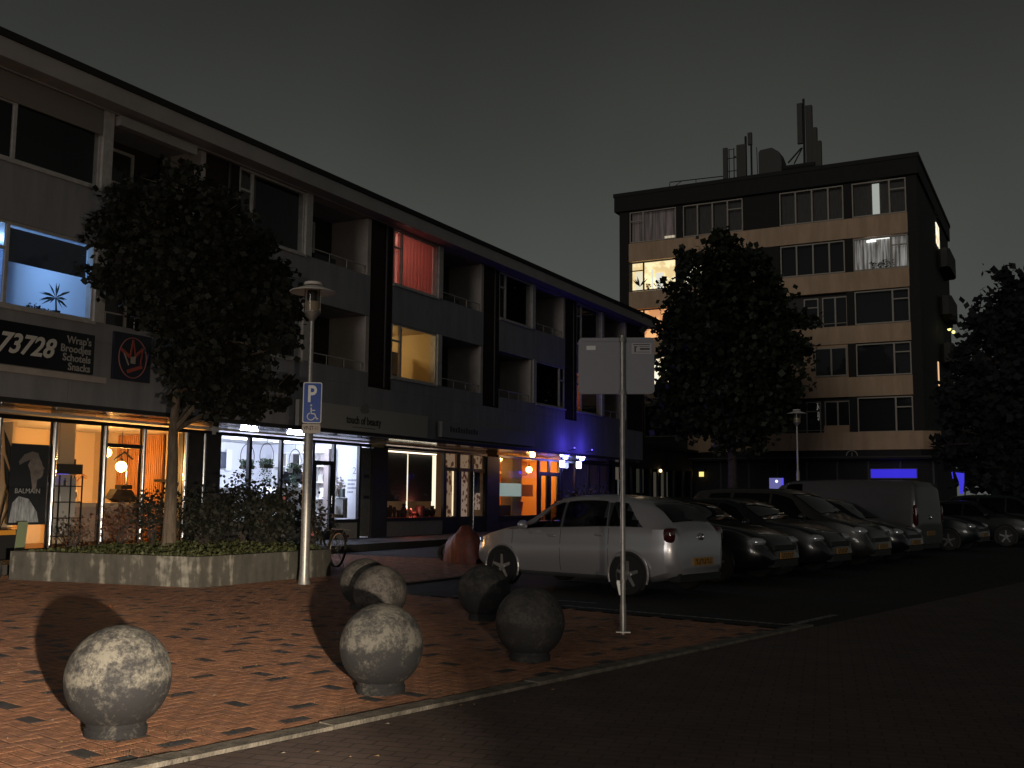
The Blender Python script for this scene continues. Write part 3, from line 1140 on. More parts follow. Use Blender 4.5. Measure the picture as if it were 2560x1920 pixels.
dr = thing("potted_palm", "spiky potted palm standing in the blue-lit upstairs window", "houseplant", (XU - 0.42, wy[1] - 0.55, z0 + 0.0))
px, py_ = XU - 0.42, wy[1] - 0.55
MB().lathe([(0.06, 0), (0.085, 0.16), (0.075, 0.16)], (px, py_, z0), 14).build("pot", mat("dark_pot", (0.03, 0.03, 0.05), 0.6), dr, smooth=True)
MB().tube((px, py_, z0 + 0.14), (px, py_ - 0.02, z0 + 0.42), 0.018, 0.014, 7).build("stem", "bark2", dr)
fm = MB()
for q in range(22):
    a, el = rnd.uniform(0, 6.28), rnd.uniform(-0.5, 1.3)
    L = rnd.uniform(0.26, 0.42)
    c = Vector((px, py_ - 0.02, z0 + 0.42))
    d = Vector((math.cos(a) * math.cos(el) * 0.6, math.sin(a) * math.cos(el), math.sin(el)))
    s_ = d.cross(Vector((1, 0, 0.1))).normalized() * 0.02
    tip = c + d * L - Vector((0, 0, 0.10 * L))
    fm.quad(c, c + d * L * 0.5 + s_, tip, c + d * L * 0.5 - s_)
fm.build("leaves", mat("palm_leaf", (0.03, 0.06, 0.05), 0.6), dr)
sp = thing("window_plant", "dark low plant on the sill of the blue-lit upstairs window", "houseplant", (XU - 0.35, wy[1] - 1.05, z0))
mb = MB()
for q in range(260):
    leaf_quad(mb, (XU - 0.35 + rnd.gauss(0, 0.06), wy[1] - 1.05 + rnd.gauss(0, 0.13), z0 + 0.06 + abs(rnd.gauss(0, 0.05))), 0.05)
mb.build("leaves", "leafdark", sp, recalc=False)
MB().box(XU - 0.43, wy[1] - 1.2, z0, XU - 0.27, wy[1] - 0.9, z0 + 0.06).build("trough", "plasticblack", sp)

w, wy, z0, z1 = lit_rooms["red"]
room(wy[0] - 0.1, wy[1] + 0.1, z0 - 0.1, z1 + 0.01, XU - 3.0, XU - 0.29, mat("room_rose_wall", (0.7, 0.45, 0.4), 0.85), w)
mb = MB()
for (a, b) in ((wy[0] + 0.02, wy[0] + 0.37), (wy[0] + 0.47, wy[1] - 0.02)):
    n_ = max(3, int((b - a) / 0.09))
    for q in range(n_):
        y1_, y2_ = a + (b - a) * q / n_, a + (b - a) * (q + 1) / n_
        xx = [XU - 0.20 - 0.018 * (q % 2), XU - 0.20 - 0.018 * ((q + 1) % 2)]
        mb.quad((xx[0], y1_, z0 + 0.01), (xx[1], y2_, z0 + 0.01), (xx[1], y2_, z1 - 0.01), (xx[0], y1_, z1 - 0.01))
mb.build("curtain", "redcurtain", w, recalc=False)
point("ceiling_lamp", (XU - 1.3, wy[0] + 0.9, 8.7), 24, (1.0, 0.66, 0.55), w, 0.12)

w, wy, z0, z1 = lit_rooms["yellow"]
room(wy[0] - 0.1, wy[1] + 0.1, z0 - 0.1, z1 + 0.05, XU - 3.2, XU - 0.29, M["beigewall"], w)
part("curtain", mat("grey_net_curtain", (0.20, 0.16, 0.10), 0.9, transl=0.35), w, (XU - 0.31, wy[0] + 0.75, z0 + 0.02, XU - 0.29, wy[0] + 0.92, z1 - 0.03), (XU - 1.2, wy[0] + 1.02, z0, XU - 1.15, wy[1] - 0.45, z0 + 1.02))
part("shelf", mat("pale_wood", (0.5, 0.38, 0.2), 0.7), w, (XU - 3.1, wy[0] + 1.3, z1 - 0.55, XU - 2.7, wy[1], z1 - 0.5), (XU - 3.1, wy[0] + 1.3, z1 - 0.25, XU - 2.7, wy[1], z1 - 0.2))
part("sideboard", mat("dark_wood", (0.05, 0.035, 0.02), 0.6), w, (XU - 2.9, wy[0] + 0.9, z0 - 0.1, XU - 2.3, wy[1] - 0.2, z0 + 0.35))
point("ceiling_lamp", (XU - 1.7, wy[0] + 0.8, 6.2), 34, (1.0, 0.74, 0.36), w, 0.12)
vs_ = thing("flower_vase", "small vase of flowers on the sill of the yellow-lit window", "vase", (XU - 0.4, wy[0] + 0.25, z0))
MB().lathe([(0.05, 0), (0.075, 0.1), (0.04, 0.2), (0.05, 0.24)], (XU - 0.4, wy[0] + 0.25, z0), 12).build("vase", mat("dark_pot", (0.03, 0.03, 0.05)), vs_, smooth=True)
mb = MB()
for q in range(60):
    leaf_quad(mb, (XU - 0.4 + rnd.gauss(0, 0.05), wy[0] + 0.25 + rnd.gauss(0, 0.07), z0 + 0.36 + rnd.gauss(0, 0.06)), 0.055)
mb.build("flowers", "leafdark", vs_, recalc=False)

w, wy, z0, z1 = lit_rooms["orange"]
room(wy[0] - 0.1, wy[1] + 0.1, z0 - 0.1, z1 + 0.05, XU - 2.0, XU - 0.29, mat("room_terracotta_wall", (0.5, 0.28, 0.18), 0.85), w)
part("curtain", "room", w, (XU - 0.24, wy[0] + 0.85, z0 + 0.02, XU - 0.22, wy[1] - 0.02, z1 - 0.02))
point("ceiling_lamp", (XU - 1.0, wy[0] + 0.7, 6.1), 16, (1.0, 0.5, 0.26), w, 0.1)

# downpipe on the brick pier
for yp in (17.8, 24.25, 30.7, 37.15):
    MB().tube((XU + 0.01, yp, 4.5), (XU + 0.01, yp, 9.25), 0.035, n=8).build("downpipe", "char", blk, smooth=True)

# soffit panels over the walkway
for i in range(18):
    ya = 5.0 + i * 2.2
    if ya + 2.2 > Y_END:
        break
    part("soffit_panel", "soffit", blk, (XS - 0.02, ya + 0.006, 3.06, XU - 0.015, ya + 2.194, 3.10))
part("soffit_trim", "char", blk, (XU - 0.015, 4.0, 3.07, XU + 0.03, Y_END, 3.16))

# ---------------------------------------------------------------- shop fronts
ZF, ZH = 0.15, 3.0


def front_glass(parent, y0, y1, z0, z1, x=XS, m="glass"):
    return MB().quad((x, y0, z0), (x, y1, z0), (x, y1, z1), (x, y0, z1)).build("pane", m, parent)


def shop(name, label, y0, y1, wallm, floorm, ceilm, depth=4.1):
    t = thing(name, label, "shop", (XS, (y0 + y1) / 2, ZF))
    room(y0, y1, ZF + 0.004, ZH + 0.03, XS - depth, XS + 0.0, wallm, t, floorm, ceilm, name="interior")
    part("head_rail", "black", t, (XS - 0.05, y0 - 0.05, 2.90, XS + 0.06, y1 + 0.05, 2.985))
    return t


M["woodfloor"] = mat("wood_floor", (0.22, 0.13, 0.07), 0.5, var=0.2)
M["greyfloor"] = mat("grey_floor", (0.3, 0.3, 0.31), 0.5)
M["cream"] = mat("cream_wall", (0.66, 0.53, 0.36), 0.85)
M["coolwhite"] = mat("cool_white_wall", (0.74, 0.75, 0.80), 0.8)
M["ceilwhite"] = mat("white_ceiling", (0.75, 0.75, 0.75), 0.8)

# shop 1: hair salon -------------------------------------------------------
s1 = shop("hair_salon", "warm-lit hair salon with steel window posts, wooden slat wall and counter", 10.2, 19.2, M["cream"], M["woodfloor"], M["ceilwhite"])
posts = (10.9, 12.15, 13.42, 14.72, 16.02, 17.12, 18.42)
for yy in posts:
    MB().tube((XS + 0.05, yy, ZF), (XS + 0.05, yy, 2.9), 0.052, n=16).build("steel_post", "chrome", s1, smooth=True)
    part("mullion", "black", s1, (XS - 0.05, yy - 0.05, ZF, XS + 0.0, yy + 0.05, 2.9))
for a, b in zip(posts, posts[1:]):
    front_glass(s1, a + 0.05, b - 0.05, ZF + 0.12, 2.9)
    part("bottom_rail", "black", s1, (XS - 0.04, a + 0.05, ZF, XS + 0.03, b - 0.05, ZF + 0.12))
part("door_transom", "black", s1, (XS - 0.04, 16.08, 2.44, XS + 0.04, 17.06, 2.53))
MB().tube((XS + 0.1, 16.95, 1.0), (XS + 0.1, 16.95, 2.3), 0.02, n=8).build("door_handle", "black", s1)
part("end_pillar", "char", s1, (XS - 0.3, 18.5, ZF, XS + 0.10, 19.5, 2.9))
MB().tube((XS + 0.16, 18.92, ZF), (XS + 0.16, 18.92, 2.9), 0.04, n=14).build("steel_post", "chrome", s1, smooth=True)
part("partition", "cream", s1, (-22.98, 15.2, ZF + 0.005, -20.9, 15.3, ZH))  # added wall, keeps the globe lamps' light off the poster end
part("inner_pillar", "cream", s1, (-20.1, 15.55, ZF + 0.005, -19.75, 15.95, ZH))
# wooden slats on the end wall
slatroot = part("slat_wall", mat("slat_backing", (0.08, 0.035, 0.012), 0.7), s1, (-22.05, 19.15, 0.2, -20.35, 19.19, 2.93))
M["slat"] = mat("oak_slat", (0.45, 0.20, 0.07), 0.55, var=0.25, vscale=6, stretch=(4, 4, 0.3))
for i in range(24):
    x = -22.02 + i * 0.07
    part("slat", "slat", slatroot, (x, 19.11, 0.2, x + 0.042, 19.15, 2.93))
MB().box(-20.25, 19.16, 1.9, -19.98, 19.185, 2.3).build("framed_photo", mat("photo_print", (0.05, 0.02, 0.02), 0.5, col2=(0.6, 0.4, 0.35), vscale=9, contrast=(0.5, 0.6)), s1)
part("wall_shelf", "black", s1, (-20.4, 18.9, 1.72, -19.6, 19.18, 1.78))
cnt = thing("salon_counter", "long pale reception counter with overhanging top inside the salon", "counter", (-20.2, 17.3, ZF))
part("top", mat("counter_top", (0.42, 0.33, 0.24), 0.4), cnt, (-20.55, 15.75, 1.10, -19.9, 18.4, 1.2))
part("front_panel", mat("counter_front", (0.34, 0.25, 0.20), 0.6), cnt, (-20.45, 15.85, ZF + 0.01, -20.0, 18.3, 1.1))


def globe_lamp(label, x, y, z, r, col, power, drop, name="pendant_lamp"):
    t = thing(name, label, "lamp", (x, y, z), "glowing lamps in the shops")
    MB().ball((x, y, z), r, 16, 10).build("globe", emis("glow_" + label[:24], col, 22), t, smooth=True)
    MB().tube((x, y, z + r), (x, y, z + drop), 0.008, n=6).build("cable", "black", t)
    MB().lathe([(0.03, 0.05), (0.05, 0.0), (0.04, -0.04)], (x, y, z + r + 0.02), 12).build("cap", "black", t)
    point("bulb", (x, y, z - r - 0.05), power, col, t, 0.06)
    return t


globe_lamp("upper glowing globe lamp behind the salon's steel post", -20.2, 17.24, 2.38, 0.10, (1.0, 0.46, 0.12), 110, 0.55)
globe_lamp("lower bright globe lamp hanging above the salon counter", -20.2, 17.67, 2.06, 0.13, (1.0, 0.48, 0.13), 175, 0.85)
fl = thing("floor_lamp", "angled black lamp with small roof-shaped shade on the salon counter", "lamp", (-20.2, 17.75, 1.2))
MB().tube((-20.2, 17.85, 1.2), (-20.2, 17.85, 2.5), 0.02, n=8).tube((-20.2, 17.45, 2.22), (-20.2, 17.75, 2.42), 0.025, n=6).tube((-20.2, 17.75, 2.42), (-20.2, 18.0, 2.25), 0.025, n=6).build("arms", "black", fl)
MB().box(-20.3, 17.6, 1.52, -20.1, 17.95, 1.62).build("bracket", "black", fl)
ds = thing("desk_screen", "dark folded desk monitor standing on the salon counter", "monitor", (-20.2, 17.7, 1.2))
MB().prism([(-20.1, 17.35, 1.30), (-20.1, 17.5, 1.52), (-20.1, 17.95, 1.5), (-20.1, 18.15, 1.22), (-20.1, 17.6, 1.22)], (-0.25, 0, 0)).build("screen", "black", ds)
MB().box(-20.3, 17.5, 1.2, -20.0, 18.1, 1.222).build("base", "black", ds)
# poster with a profile portrait, hung in the first pane
po = thing("window_poster", "dark tall salon poster with a woman's profile and a grey sheet below", "poster", (-19.1, 14.4, 0.8))
part("sheet", mat("poster_dark", (0.02, 0.021, 0.025), 0.7), po, (-19.13, 13.9, 0.75, -19.11, 14.84, 2.42))
fc = [(14.40, 2.20), (14.55, 2.16), (14.62, 2.06), (14.64, 1.99), (14.70, 1.92), (14.66, 1.89), (14.68, 1.84), (14.655, 1.82), (14.66, 1.77), (14.61, 1.72), (14.53, 1.68), (14.52, 1.52), (14.44, 1.46), (14.40, 1.66), (14.36, 1.86), (14.30, 1.98)]
MB().prism([(-19.108, a, b) for a, b in fc], (0.006, 0, 0)).build("face_print", mat("poster_skin", (0.34, 0.27, 0.24), 0.8, var=0.3, vscale=5), po)
MB().prism([(-19.106, a, b) for a, b in ((14.08, 2.05), (14.2, 2.2), (14.38, 2.27), (14.52, 2.24), (14.56, 2.15), (14.4, 2.12), (14.2, 2.04), (14.1, 1.98))], (0.007, 0, 0)).build("headband_print", mat("poster_cloth", (0.26, 0.21, 0.19), 0.8), po)
text("lettering", "BALMAIN", 0.145, (-19.104, 14.02, 1.40), (0, 1, 0), (0, 0, 1), mat("poster_type", (0.55, 0.52, 0.5), 0.7), po, 0.001)
MB().prism([(-19.104, a, b) for a, b in ((13.92, 0.80), (14.62, 0.80), (14.56, 1.02), (14.36, 1.28), (14.12, 1.34), (13.98, 1.2))], (0.006, 0, 0)).build("garment_print", mat("poster_grey", (0.4, 0.4, 0.42), 0.8, var=0.5, vscale=5, stretch=(1, 4, 0.6)), po)
tub = thing("plant_tub", "dark tub with small orange label and pale leaf below the salon poster", "plant pot", (-18.3, 13.1, 0.15))
MB().prism([(-18.55, 12.85, 0.15), (-18.05, 12.85, 0.15), (-18.05, 13.35, 0.15), (-18.55, 13.35, 0.15)], (0, 0, 0.55)).build("tub", "plasticblack", tub)
part("label", mat("orange_label", (0.62, 0.26, 0.03), 0.5), tub, (-18.049, 12.95, 0.60, -18.04, 13.32, 0.69))
MB().prism([(-18.02, 13.28, 0.17), (-18.02, 13.50, 0.17), (-18.02, 13.56, 0.85), (-18.02, 13.34, 0.85)], (0.012, 0, 0)).build("pale_leaf", mat("pale_green_leaf", (0.20, 0.24, 0.14), 0.7), tub)
ucb = thing("utility_cabinet", "dark street cabinet with sloped shoulder behind the shrubs by the white-lit shop", "cabinet", (-16.35, 17.0, 0))
MB().prism([(-16.6, 16.8, 0), (-16.1, 16.8, 0), (-16.1, 16.8, 1.28), (-16.2, 16.8, 1.44), (-16.6, 16.8, 1.44)], (0, 0.4, 0)).build("housing", "char", ucb)
part("door_seam", "black", ucb, (-16.35, 16.796, 0.1, -16.34, 16.80, 1.3))
# white shelving, big leaves, stools
sh = thing("display_shelf", "white bottle shelf with thin dark rails behind the salon window", "shelf", (-19.6, 15.7, ZF))
part("back", mat("shelf_white", (0.5, 0.46, 0.42), 0.7), sh, (-19.72, 15.42, 0.45, -19.70, 16.0, 1.75))
for z in (0.45, 0.85, 1.2, 1.55):
    part("board", "plasticblack", sh, (-19.70, 15.42, z, -19.5, 16.0, z + 0.025))
part("upright", "plasticblack", sh, (-19.53, 15.40, 0.2, -19.5, 15.425, 1.8), (-19.53, 15.70, 0.2, -19.5, 15.715, 1.8), (-19.53, 16.0, 0.2, -19.5, 16.02, 1.8))
for q, (yy, zz) in enumerate(((15.52, 0.475), (15.6, 0.475), (15.85, 0.475), (15.5, 1.225), (15.62, 1.575))):
    b_ = thing("bottle", ("short dark bottle on the salon shelf's lowest board, near its end", "slim bottle beside it on the salon shelf's lowest board", "bottle alone in the far compartment of the salon shelf's lowest board", "bottle on the salon shelf's middle board", "bottle on the salon shelf's top board")[q], "bottle", (-19.6, yy, zz), "bottles on the salon shelf")
    MB().lathe([(0.028, 0), (0.03, 0.1), (0.012, 0.13), (0.012, 0.17)], (-19.6, yy, zz), 10).build("body", "plasticblack" if q % 2 == 0 else "signwhite", b_, smooth=True)
hd = thing("wall_screen", "small dark box with violet glow above the salon shelf", "screen", (-19.5, 15.7, 1.82))
part("box", "plasticblack", hd, (-19.7, 15.36, 1.83, -19.45, 15.95, 2.05))
part("glow_strip", emis("violet_glow", (0.16, 0.12, 1.0), 1.2), hd, (-19.68, 15.38, 1.825, -19.47, 15.62, 1.83))
gp = thing("leafy_houseplant", "dark broad-leaved plant standing behind the salon poster", "houseplant", (-20.0, 14.2, ZF))
mb = MB()
for (a, b) in (((14.55, 1.9), (14.38, 2.75)), ((14.3, 1.5), (13.9, 2.3)), ((14.5, 1.4), (14.9, 2.2)), ((14.6, 1.2), (14.4, 2.2)), ((14.1, 1.1), (13.7, 1.9))):
    p0, p1 = Vector((-20.0, *a)), Vector((-20.05, *b))
    s_ = (p1 - p0).cross(Vector((1, 0, 0))).normalized() * 0.09
    mid = p0.lerp(p1, 0.45) + Vector((0.05, 0, 0))
    mb.quad(p0, mid + s_, p1, mid - s_)
    mb.tube((-20.0, 14.3, ZF + 0.3), p0, 0.012, n=5)
mb.build("leaves", "leafdark", gp)
MB().lathe([(0.14, 0), (0.19, 0.35), (0.17, 0.35)], (-20.0, 14.3, ZF), 16).build("pot", "plasticblack", gp, smooth=True)
dv = thing("dried_flower_vase", "orange-lit dried palm fronds in dark vase on the salon counter", "vase", (-20.2, 16.2, 1.2))
MB().lathe([(0.09, 0), (0.16, 0.15), (0.13, 0.3), (0.06, 0.38)], (-20.2, 16.25, 1.2), 16).build("vase", "plasticblack", dv, smooth=True)
mb = MB()
for q in range(16):
    a = rnd.uniform(0.2, 2.9)
    p0 = Vector((-20.2, 16.25, 1.55))
    p1 = p0 + Vector((rnd.uniform(-0.1, 0.1), math.cos(a) * 0.4, math.sin(a) * 0.42))
    p2 = p1 + Vector((0, math.cos(a) * 0.2, -0.05))
    mb.tube(p0, p1, 0.008, n=4).tube(p1, p2, 0.02, 0.004, n=4)
mb.build("fronds", mat("dried_frond", (0.6, 0.25, 0.08), 0.8), dv)
part("picture", "plasticblack", s1, (-22.98, 17.9, 1.5, -22.95, 18.6, 2.3))
point("back_lamp", (-21.6, 13.2, 2.6), 7, (1.0, 0.52, 0.22), s1, 0.1)

# shop 2: beauty parlour ---------------------------------------------------
s2 = shop("beauty_parlour", "brightly white-lit beauty shop with shelves and hanging plants", 19.55, 25.95, M["coolwhite"], M["greyfloor"], M["ceilwhite"])
for yy in (19.55, 20.68, 21.92, 23.26, 24.22, 25.46):
    part("mullion", "black", s2, (XS - 0.05, yy - 0.05, ZF, XS + 0.05, yy + 0.05, 2.9))
for a, b in ((19.55, 20.68), (20.68, 21.92), (21.92, 23.26), (24.22, 25.46)):
    front_glass(s2, a + 0.05, b - 0.05, 0.72, 2.9)
    part("sill_rail", "black", s2, (XS - 0.05, a + 0.05, 0.62, XS + 0.06, b - 0.05, 0.72))
    part("dado", mat("dado_panel", (0.22, 0.205, 0.19), 0.8, var=0.1), s2, (XS - 0.04, a + 0.05, ZF, XS + 0.02, b - 0.05, 0.62))
dr2 = part("door", "black", s2, (XS - 0.04, 23.32, 2.28, XS + 0.04, 24.16, 2.40), (XS - 0.04, 23.32, ZF, XS + 0.03, 23.42, 2.28), (XS - 0.04, 24.05, ZF, XS + 0.03, 24.16, 2.28), (XS - 0.04, 23.42, ZF, XS + 0.03, 24.05, 0.4))
front_glass(dr2, 23.42, 24.05, 0.4, 2.28)
front_glass(s2, 23.32, 24.16, 2.40, 2.9)
MB().tube((XS + 0.07, 24.1, 1.1), (XS + 0.07, 24.1, 1.4), 0.015, n=8).build("door_handle", "chrome", dr2)
part("letterbox_panel", mat("grey_side_panel", (0.12, 0.115, 0.11), 0.7, var=0.2), s2, (XS - 0.02, 25.53, ZF + 0.05, XS + 0.05, 26.0, 2.86))
part("letterbox", "black", s2, (XS + 0.051, 25.66, 1.33, XS + 0.07, 25.92, 1.42), (XS + 0.051, 25.66, 1.95, XS + 0.065, 25.9, 2.06))
part("end_pillar", "char", s2, (XS - 0.4, 26.02, ZF, XS + 0.10, 26.8, 2.9))
# shelves on the end wall
shv = thing("box_shelving", "white cube shelving with small packages on the beauty shop's end wall", "shelf", (-21.2, 25.8, ZF))
part("back", mat("shelf_taupe", (0.34, 0.30, 0.29), 0.8), shv, (-22.4, 25.90, 0.3, -20.2, 25.94, 2.75))
for i, x in enumerate((-22.4, -21.85, -21.3, -20.75, -20.2)):
    part("upright", "signwhite", shv, (x - 0.02, 25.6, 0.3, x + 0.02, 25.9, 2.75))
for z in (0.3, 0.8, 1.3, 1.8, 2.3, 2.73):
    part("board", "signwhite", shv, (-22.38, 25.6, z, -20.22, 25.899, z + 0.035))
kk = 0
for ci, cx_ in enumerate((-22.12, -21.57, -21.02, -20.47)):
    for ri, z in enumerate((0.335, 0.835, 1.335, 1.835, 2.335)):
        if (kk * 7) % 3 != 1:
            w_ = rnd.uniform(0.06, 0.15)
            h_ = rnd.uniform(0.14, 0.36)
            x_ = cx_ + rnd.uniform(-0.06, 0.06)
            cn, cm = rnd.choice((("white", "signwhite"), ("white", "signwhite"), ("black", "plasticblack"), ("cream", "boardcream")))
            pk_ = MB().box(x_ - w_, 25.66, z, x_ + w_, 25.84, z + h_ * 0.8).box(x_ - w_ * 1.04, 25.655, z + h_ * 0.8, x_ + w_ * 1.04, 25.845, z + h_).build("package", cm)
            tag(pk_, "%s package in the %s row, %s column of the cube shelving" % (cn, ("lowest", "second lowest", "middle", "second highest", "top")[ri], ("hindmost", "second", "third", "foremost")[ci]), "package", "packages on the cube shelving")
        kk += 1
part("text_wall", "coolwhite", s2, (-20.1, 25.88, ZF + 0.01, XS - 0.06, 25.93, ZH))
for q, (w_, z) in enumerate(((0.36, 1.86), (0.30, 1.74), (0.33, 1.62), (0.26, 1.50))):
    part("wall_lettering", mat("grey_type", (0.25, 0.25, 0.28), 0.8), s2, *[(-19.62 + 0.055 * i, 25.872, z, -19.62 + 0.055 * i + 0.036, 25.879, z + 0.055) for i in range(int(w_ / 0.055))])
text("wall_numeral", "2", 0.3, (-19.45, 25.875, 2.08), (1, 0, 0), (0, 0, 1), mat("grey_type", (0.25, 0.25, 0.28), 0.8), s2, 0.001)
part("wood_post", mat("taupe_post", (0.30, 0.25, 0.23), 0.7), s2, (-20.3, 25.55, ZF + 0.01, -20.12, 25.95, 2.85))
c2 = thing("reception_desk", "plain white reception desk inside the beauty shop", "desk", (-20.6, 21.2, ZF))
part("body", "signwhite", c2, (-21.0, 19.9, ZF + 0.01, -20.3, 22.6, 1.55))
part("top", "signwhite", c2, (-21.05, 19.85, 1.55, -20.22, 22.65, 1.6))
tv = part("wall_screen", mat("dark_screen", (0.05, 0.055, 0.08), 0.2), s2, (-22.98, 22.7, 2.22, -22.9, 24.05, 2.72))
part("screen_surround", "signwhite", s2, (-22.99, 24.06, 2.15, -22.9, 24.3, 2.8))
tb = thing("wash_table", "white side table with dark tilted mirror in the beauty shop", "table", (-20.2, 23.5, ZF))
part("top", "signwhite", tb, (-20.9, 23.3, 1.45, -20.0, 24.5, 1.65))
part("stand", "signwhite", tb, (-20.7, 23.6, ZF + 0.01, -20.1, 24.3, 1.45))
MB().prism([(-20.0, 23.25, 1.75), (-20.05, 23.4, 2.1), (-20.05, 24.3, 2.1), (-20.0, 24.3, 1.75)], (-0.04, 0, 0)).build("mirror", mat("dark_screen", (0.05, 0.055, 0.08), 0.2), tb)


def hanging_plant(label, y, z, ringr, x=-19.6):
    t = thing("hanging_plant", label, "hanging plant", (x, y, z), "hanging plants in the beauty shop")
    hoop = MB()
    n_ = 18
    pts = [(x, y + math.sin(a) * ringr * 0.8, z + 0.28 + ringr * 0.9 - ringr * 1.15 * (1 - math.cos(a)) / 1.0 * 0.9) for a in [(-2.2 + 4.4 * i / n_) for i in range(n_ + 1)]]
    hoop.path(pts, 0.010, 6)
    hoop.tube((x, y, pts[n_ // 2][2]), (x, y, 3.0), 0.005, n=5)
    hoop.build("hoop", "plasticblack", t)
    mb = MB()
    for q in range(420):
        leaf_quad(mb, (x + rnd.gauss(0, 0.07), y + rnd.uniform(-0.2, 0.2), z + 0.02 + rnd.uniform(-0.1, 0.14)), 0.06)
    for q in range(170):
        f = rnd.random()
        yy = y + rnd.choice((-0.16, -0.05, 0.06, 0.15)) + rnd.gauss(0, 0.02)
        leaf_quad(mb, (x + rnd.gauss(0, 0.05), yy, z - 0.1 - f * 0.45), 0.055)
    mb.build("leaves", mat("hanging_leaf", (0.05, 0.08, 0.045), 0.6, transl=0.3), t, recalc=False)
    part("basket", "bark2", t, (x - 0.08, y - 0.19, z - 0.1, x + 0.08, y + 0.19, z))
    return t


hanging_plant("hanging basket plant half behind the first mullion of the white-lit shop", 21.38, 2.2, 0.33)
hanging_plant("hanging basket with long trailing leaves in the middle of the white-lit shop", 22.15, 2.25, 0.35)
hanging_plant("hanging plant above the dark tilted mirror in the white-lit shop", 23.35, 2.15, 0.33)
vp = thing("pampas_vase", "white vase of feathery pampas grass in the beauty shop window", "vase", (-19.4, 25.0, 0.75))
MB().lathe([(0.09, 0), (0.11, 0.12), (0.07, 0.3), (0.08, 0.36)], (-19.45, 25.05, 0.75), 16).build("vase", "signwhite", vp, smooth=True)
mb = MB()
for q in range(90):
    a = rnd.gauss(0.25, 0.16)
    p0 = Vector((-19.45, 25.05, 1.1))
    p1 = p0 + Vector((rnd.uniform(-0.1, 0.1), math.sin(a) * 1.0, math.cos(a) * rnd.uniform(0.6, 1.05)))
    for f in (0.5, 0.7, 0.85):
        leaf_quad(mb, p0.lerp(p1, f), 0.07)
mb.build("plumes", mat("pampas", (0.42, 0.36, 0.31), 0.9, transl=0.3), vp, recalc=False)
gb = thing("gift_boxes", "stack of grey display boxes at the end of the beauty shop window", "box", (-19.4, 25.3, 0.75))
part("box", mat("grey_box", (0.24, 0.24, 0.24), 0.7), gb, (-19.6, 25.18, 0.75, -19.25, 25.29, 1.3))
part("box", mat("dark_box", (0.10, 0.10, 0.10), 0.7), gb, (-19.6, 25.30, 0.75, -19.25, 25.40, 1.35))
part("box", mat("teal_box", (0.22, 0.26, 0.27), 0.7), gb, (-19.5, 25.2, 1.36, -19.3, 25.34, 1.62))
tl = thing("tea_light", "small glowing candle light on the white reception desk", "lamp", (-20.4, 22.3, 1.6))
MB().lathe([(0.05, 0), (0.06, 0.1), (0.001, 0.12)], (-20.4, 22.3, 1.6), 12).build("glow", emis("warm_candle", (1.0, 0.55, 0.22), 6), tl, smooth=True)
for q, yy in enumerate((20.6, 22.4, 24.4)):
    cl = thing("ceiling_panel", ("lit white ceiling panel above the reception desk's near end", "lit white ceiling panel in the middle of the beauty shop", "lit white ceiling panel next to the cube shelving")[q], "lamp", (-20.6, yy, 2.98), "ceiling lights of the white-lit shop")
    part("diffuser", emis("cool_panel", (0.80, 0.84, 1.0), 7.0), cl, (-20.9, yy - 0.5, 2.985, -20.3, yy + 0.5, 3.0))
    point("tube", (-20.5, yy, 2.85), 210, (0.72, 0.78, 1.0), cl, 0.25)

# shop 3: closed shop with blinds -----------------------------------------
s3 = shop("closed_shop", "closed shop with two dark roller blinds and a red-lit window display", 26.85, 33.15, M["cream"], M["greyfloor"], M["ceilwhite"], depth=3.0)
for yy in (26.86, 30.28, 31.26, 32.18, 33.14):
    part("mullion", "black", s3, (XS - 0.05, yy - 0.05, ZF, XS + 0.05, yy + 0.05, 2.9))
front_glass(s3, 26.91, 30.23, 0.72, 2.9)
part("sill_rail", "black", s3, (XS - 0.05, 26.91, 0.62, XS + 0.06, 30.23, 0.72))
part("dado", mat("dado_panel", (0.22, 0.205, 0.19), 0.8, var=0.1), s3, (XS - 0.04, 26.91, ZF, XS + 0.02, 30.23, 0.62))
M["blind"] = mat("dark_blind", (0.055, 0.055, 0.055), 0.9)
for a, b in ((27.0, 28.42), (28.52, 29.95)):
    bl = part("roller_blind", "blind", s3, (-19.16, a, 1.25, -19.15, b, 2.78))
part("tube_lamp", emis("tube_white", (1.0, 0.86, 0.62), 3.0), s3, (-19.14, 26.95, 2.82, -19.08, 30.1, 2.86))
for (a, b) in ((28.43, 28.51), (29.96, 30.22)):
    part("light_gap", emis("gap_glow", (1.0, 0.86, 0.60), 1.5), s3, (-19.175, a, 1.0, -19.17, b, 2.8))
part("display_base", mat("red_plinth", (0.65, 0.14, 0.09), 0.6), s3, (-19.3, 26.95, 0.62, -18.98, 30.2, 0.74))
point("display_lamp", (-19.06, 28.6, 1.05), 14.0, (1.0, 0.26, 0.17), s3, 0.05)
vx = [(27.3, .1, .32, 0), (27.48, .07, .38, 1), (27.7, .08, .34, 2), (28.0, .10, .22, 3), (28.25, .12, .42, 0), (28.62, .06, .28, 1), (28.85, .12, .2, 2), (29.2, .15, .36, 3), (29.6, .16, .28, 1), (29.95, .12, .36, 0)]
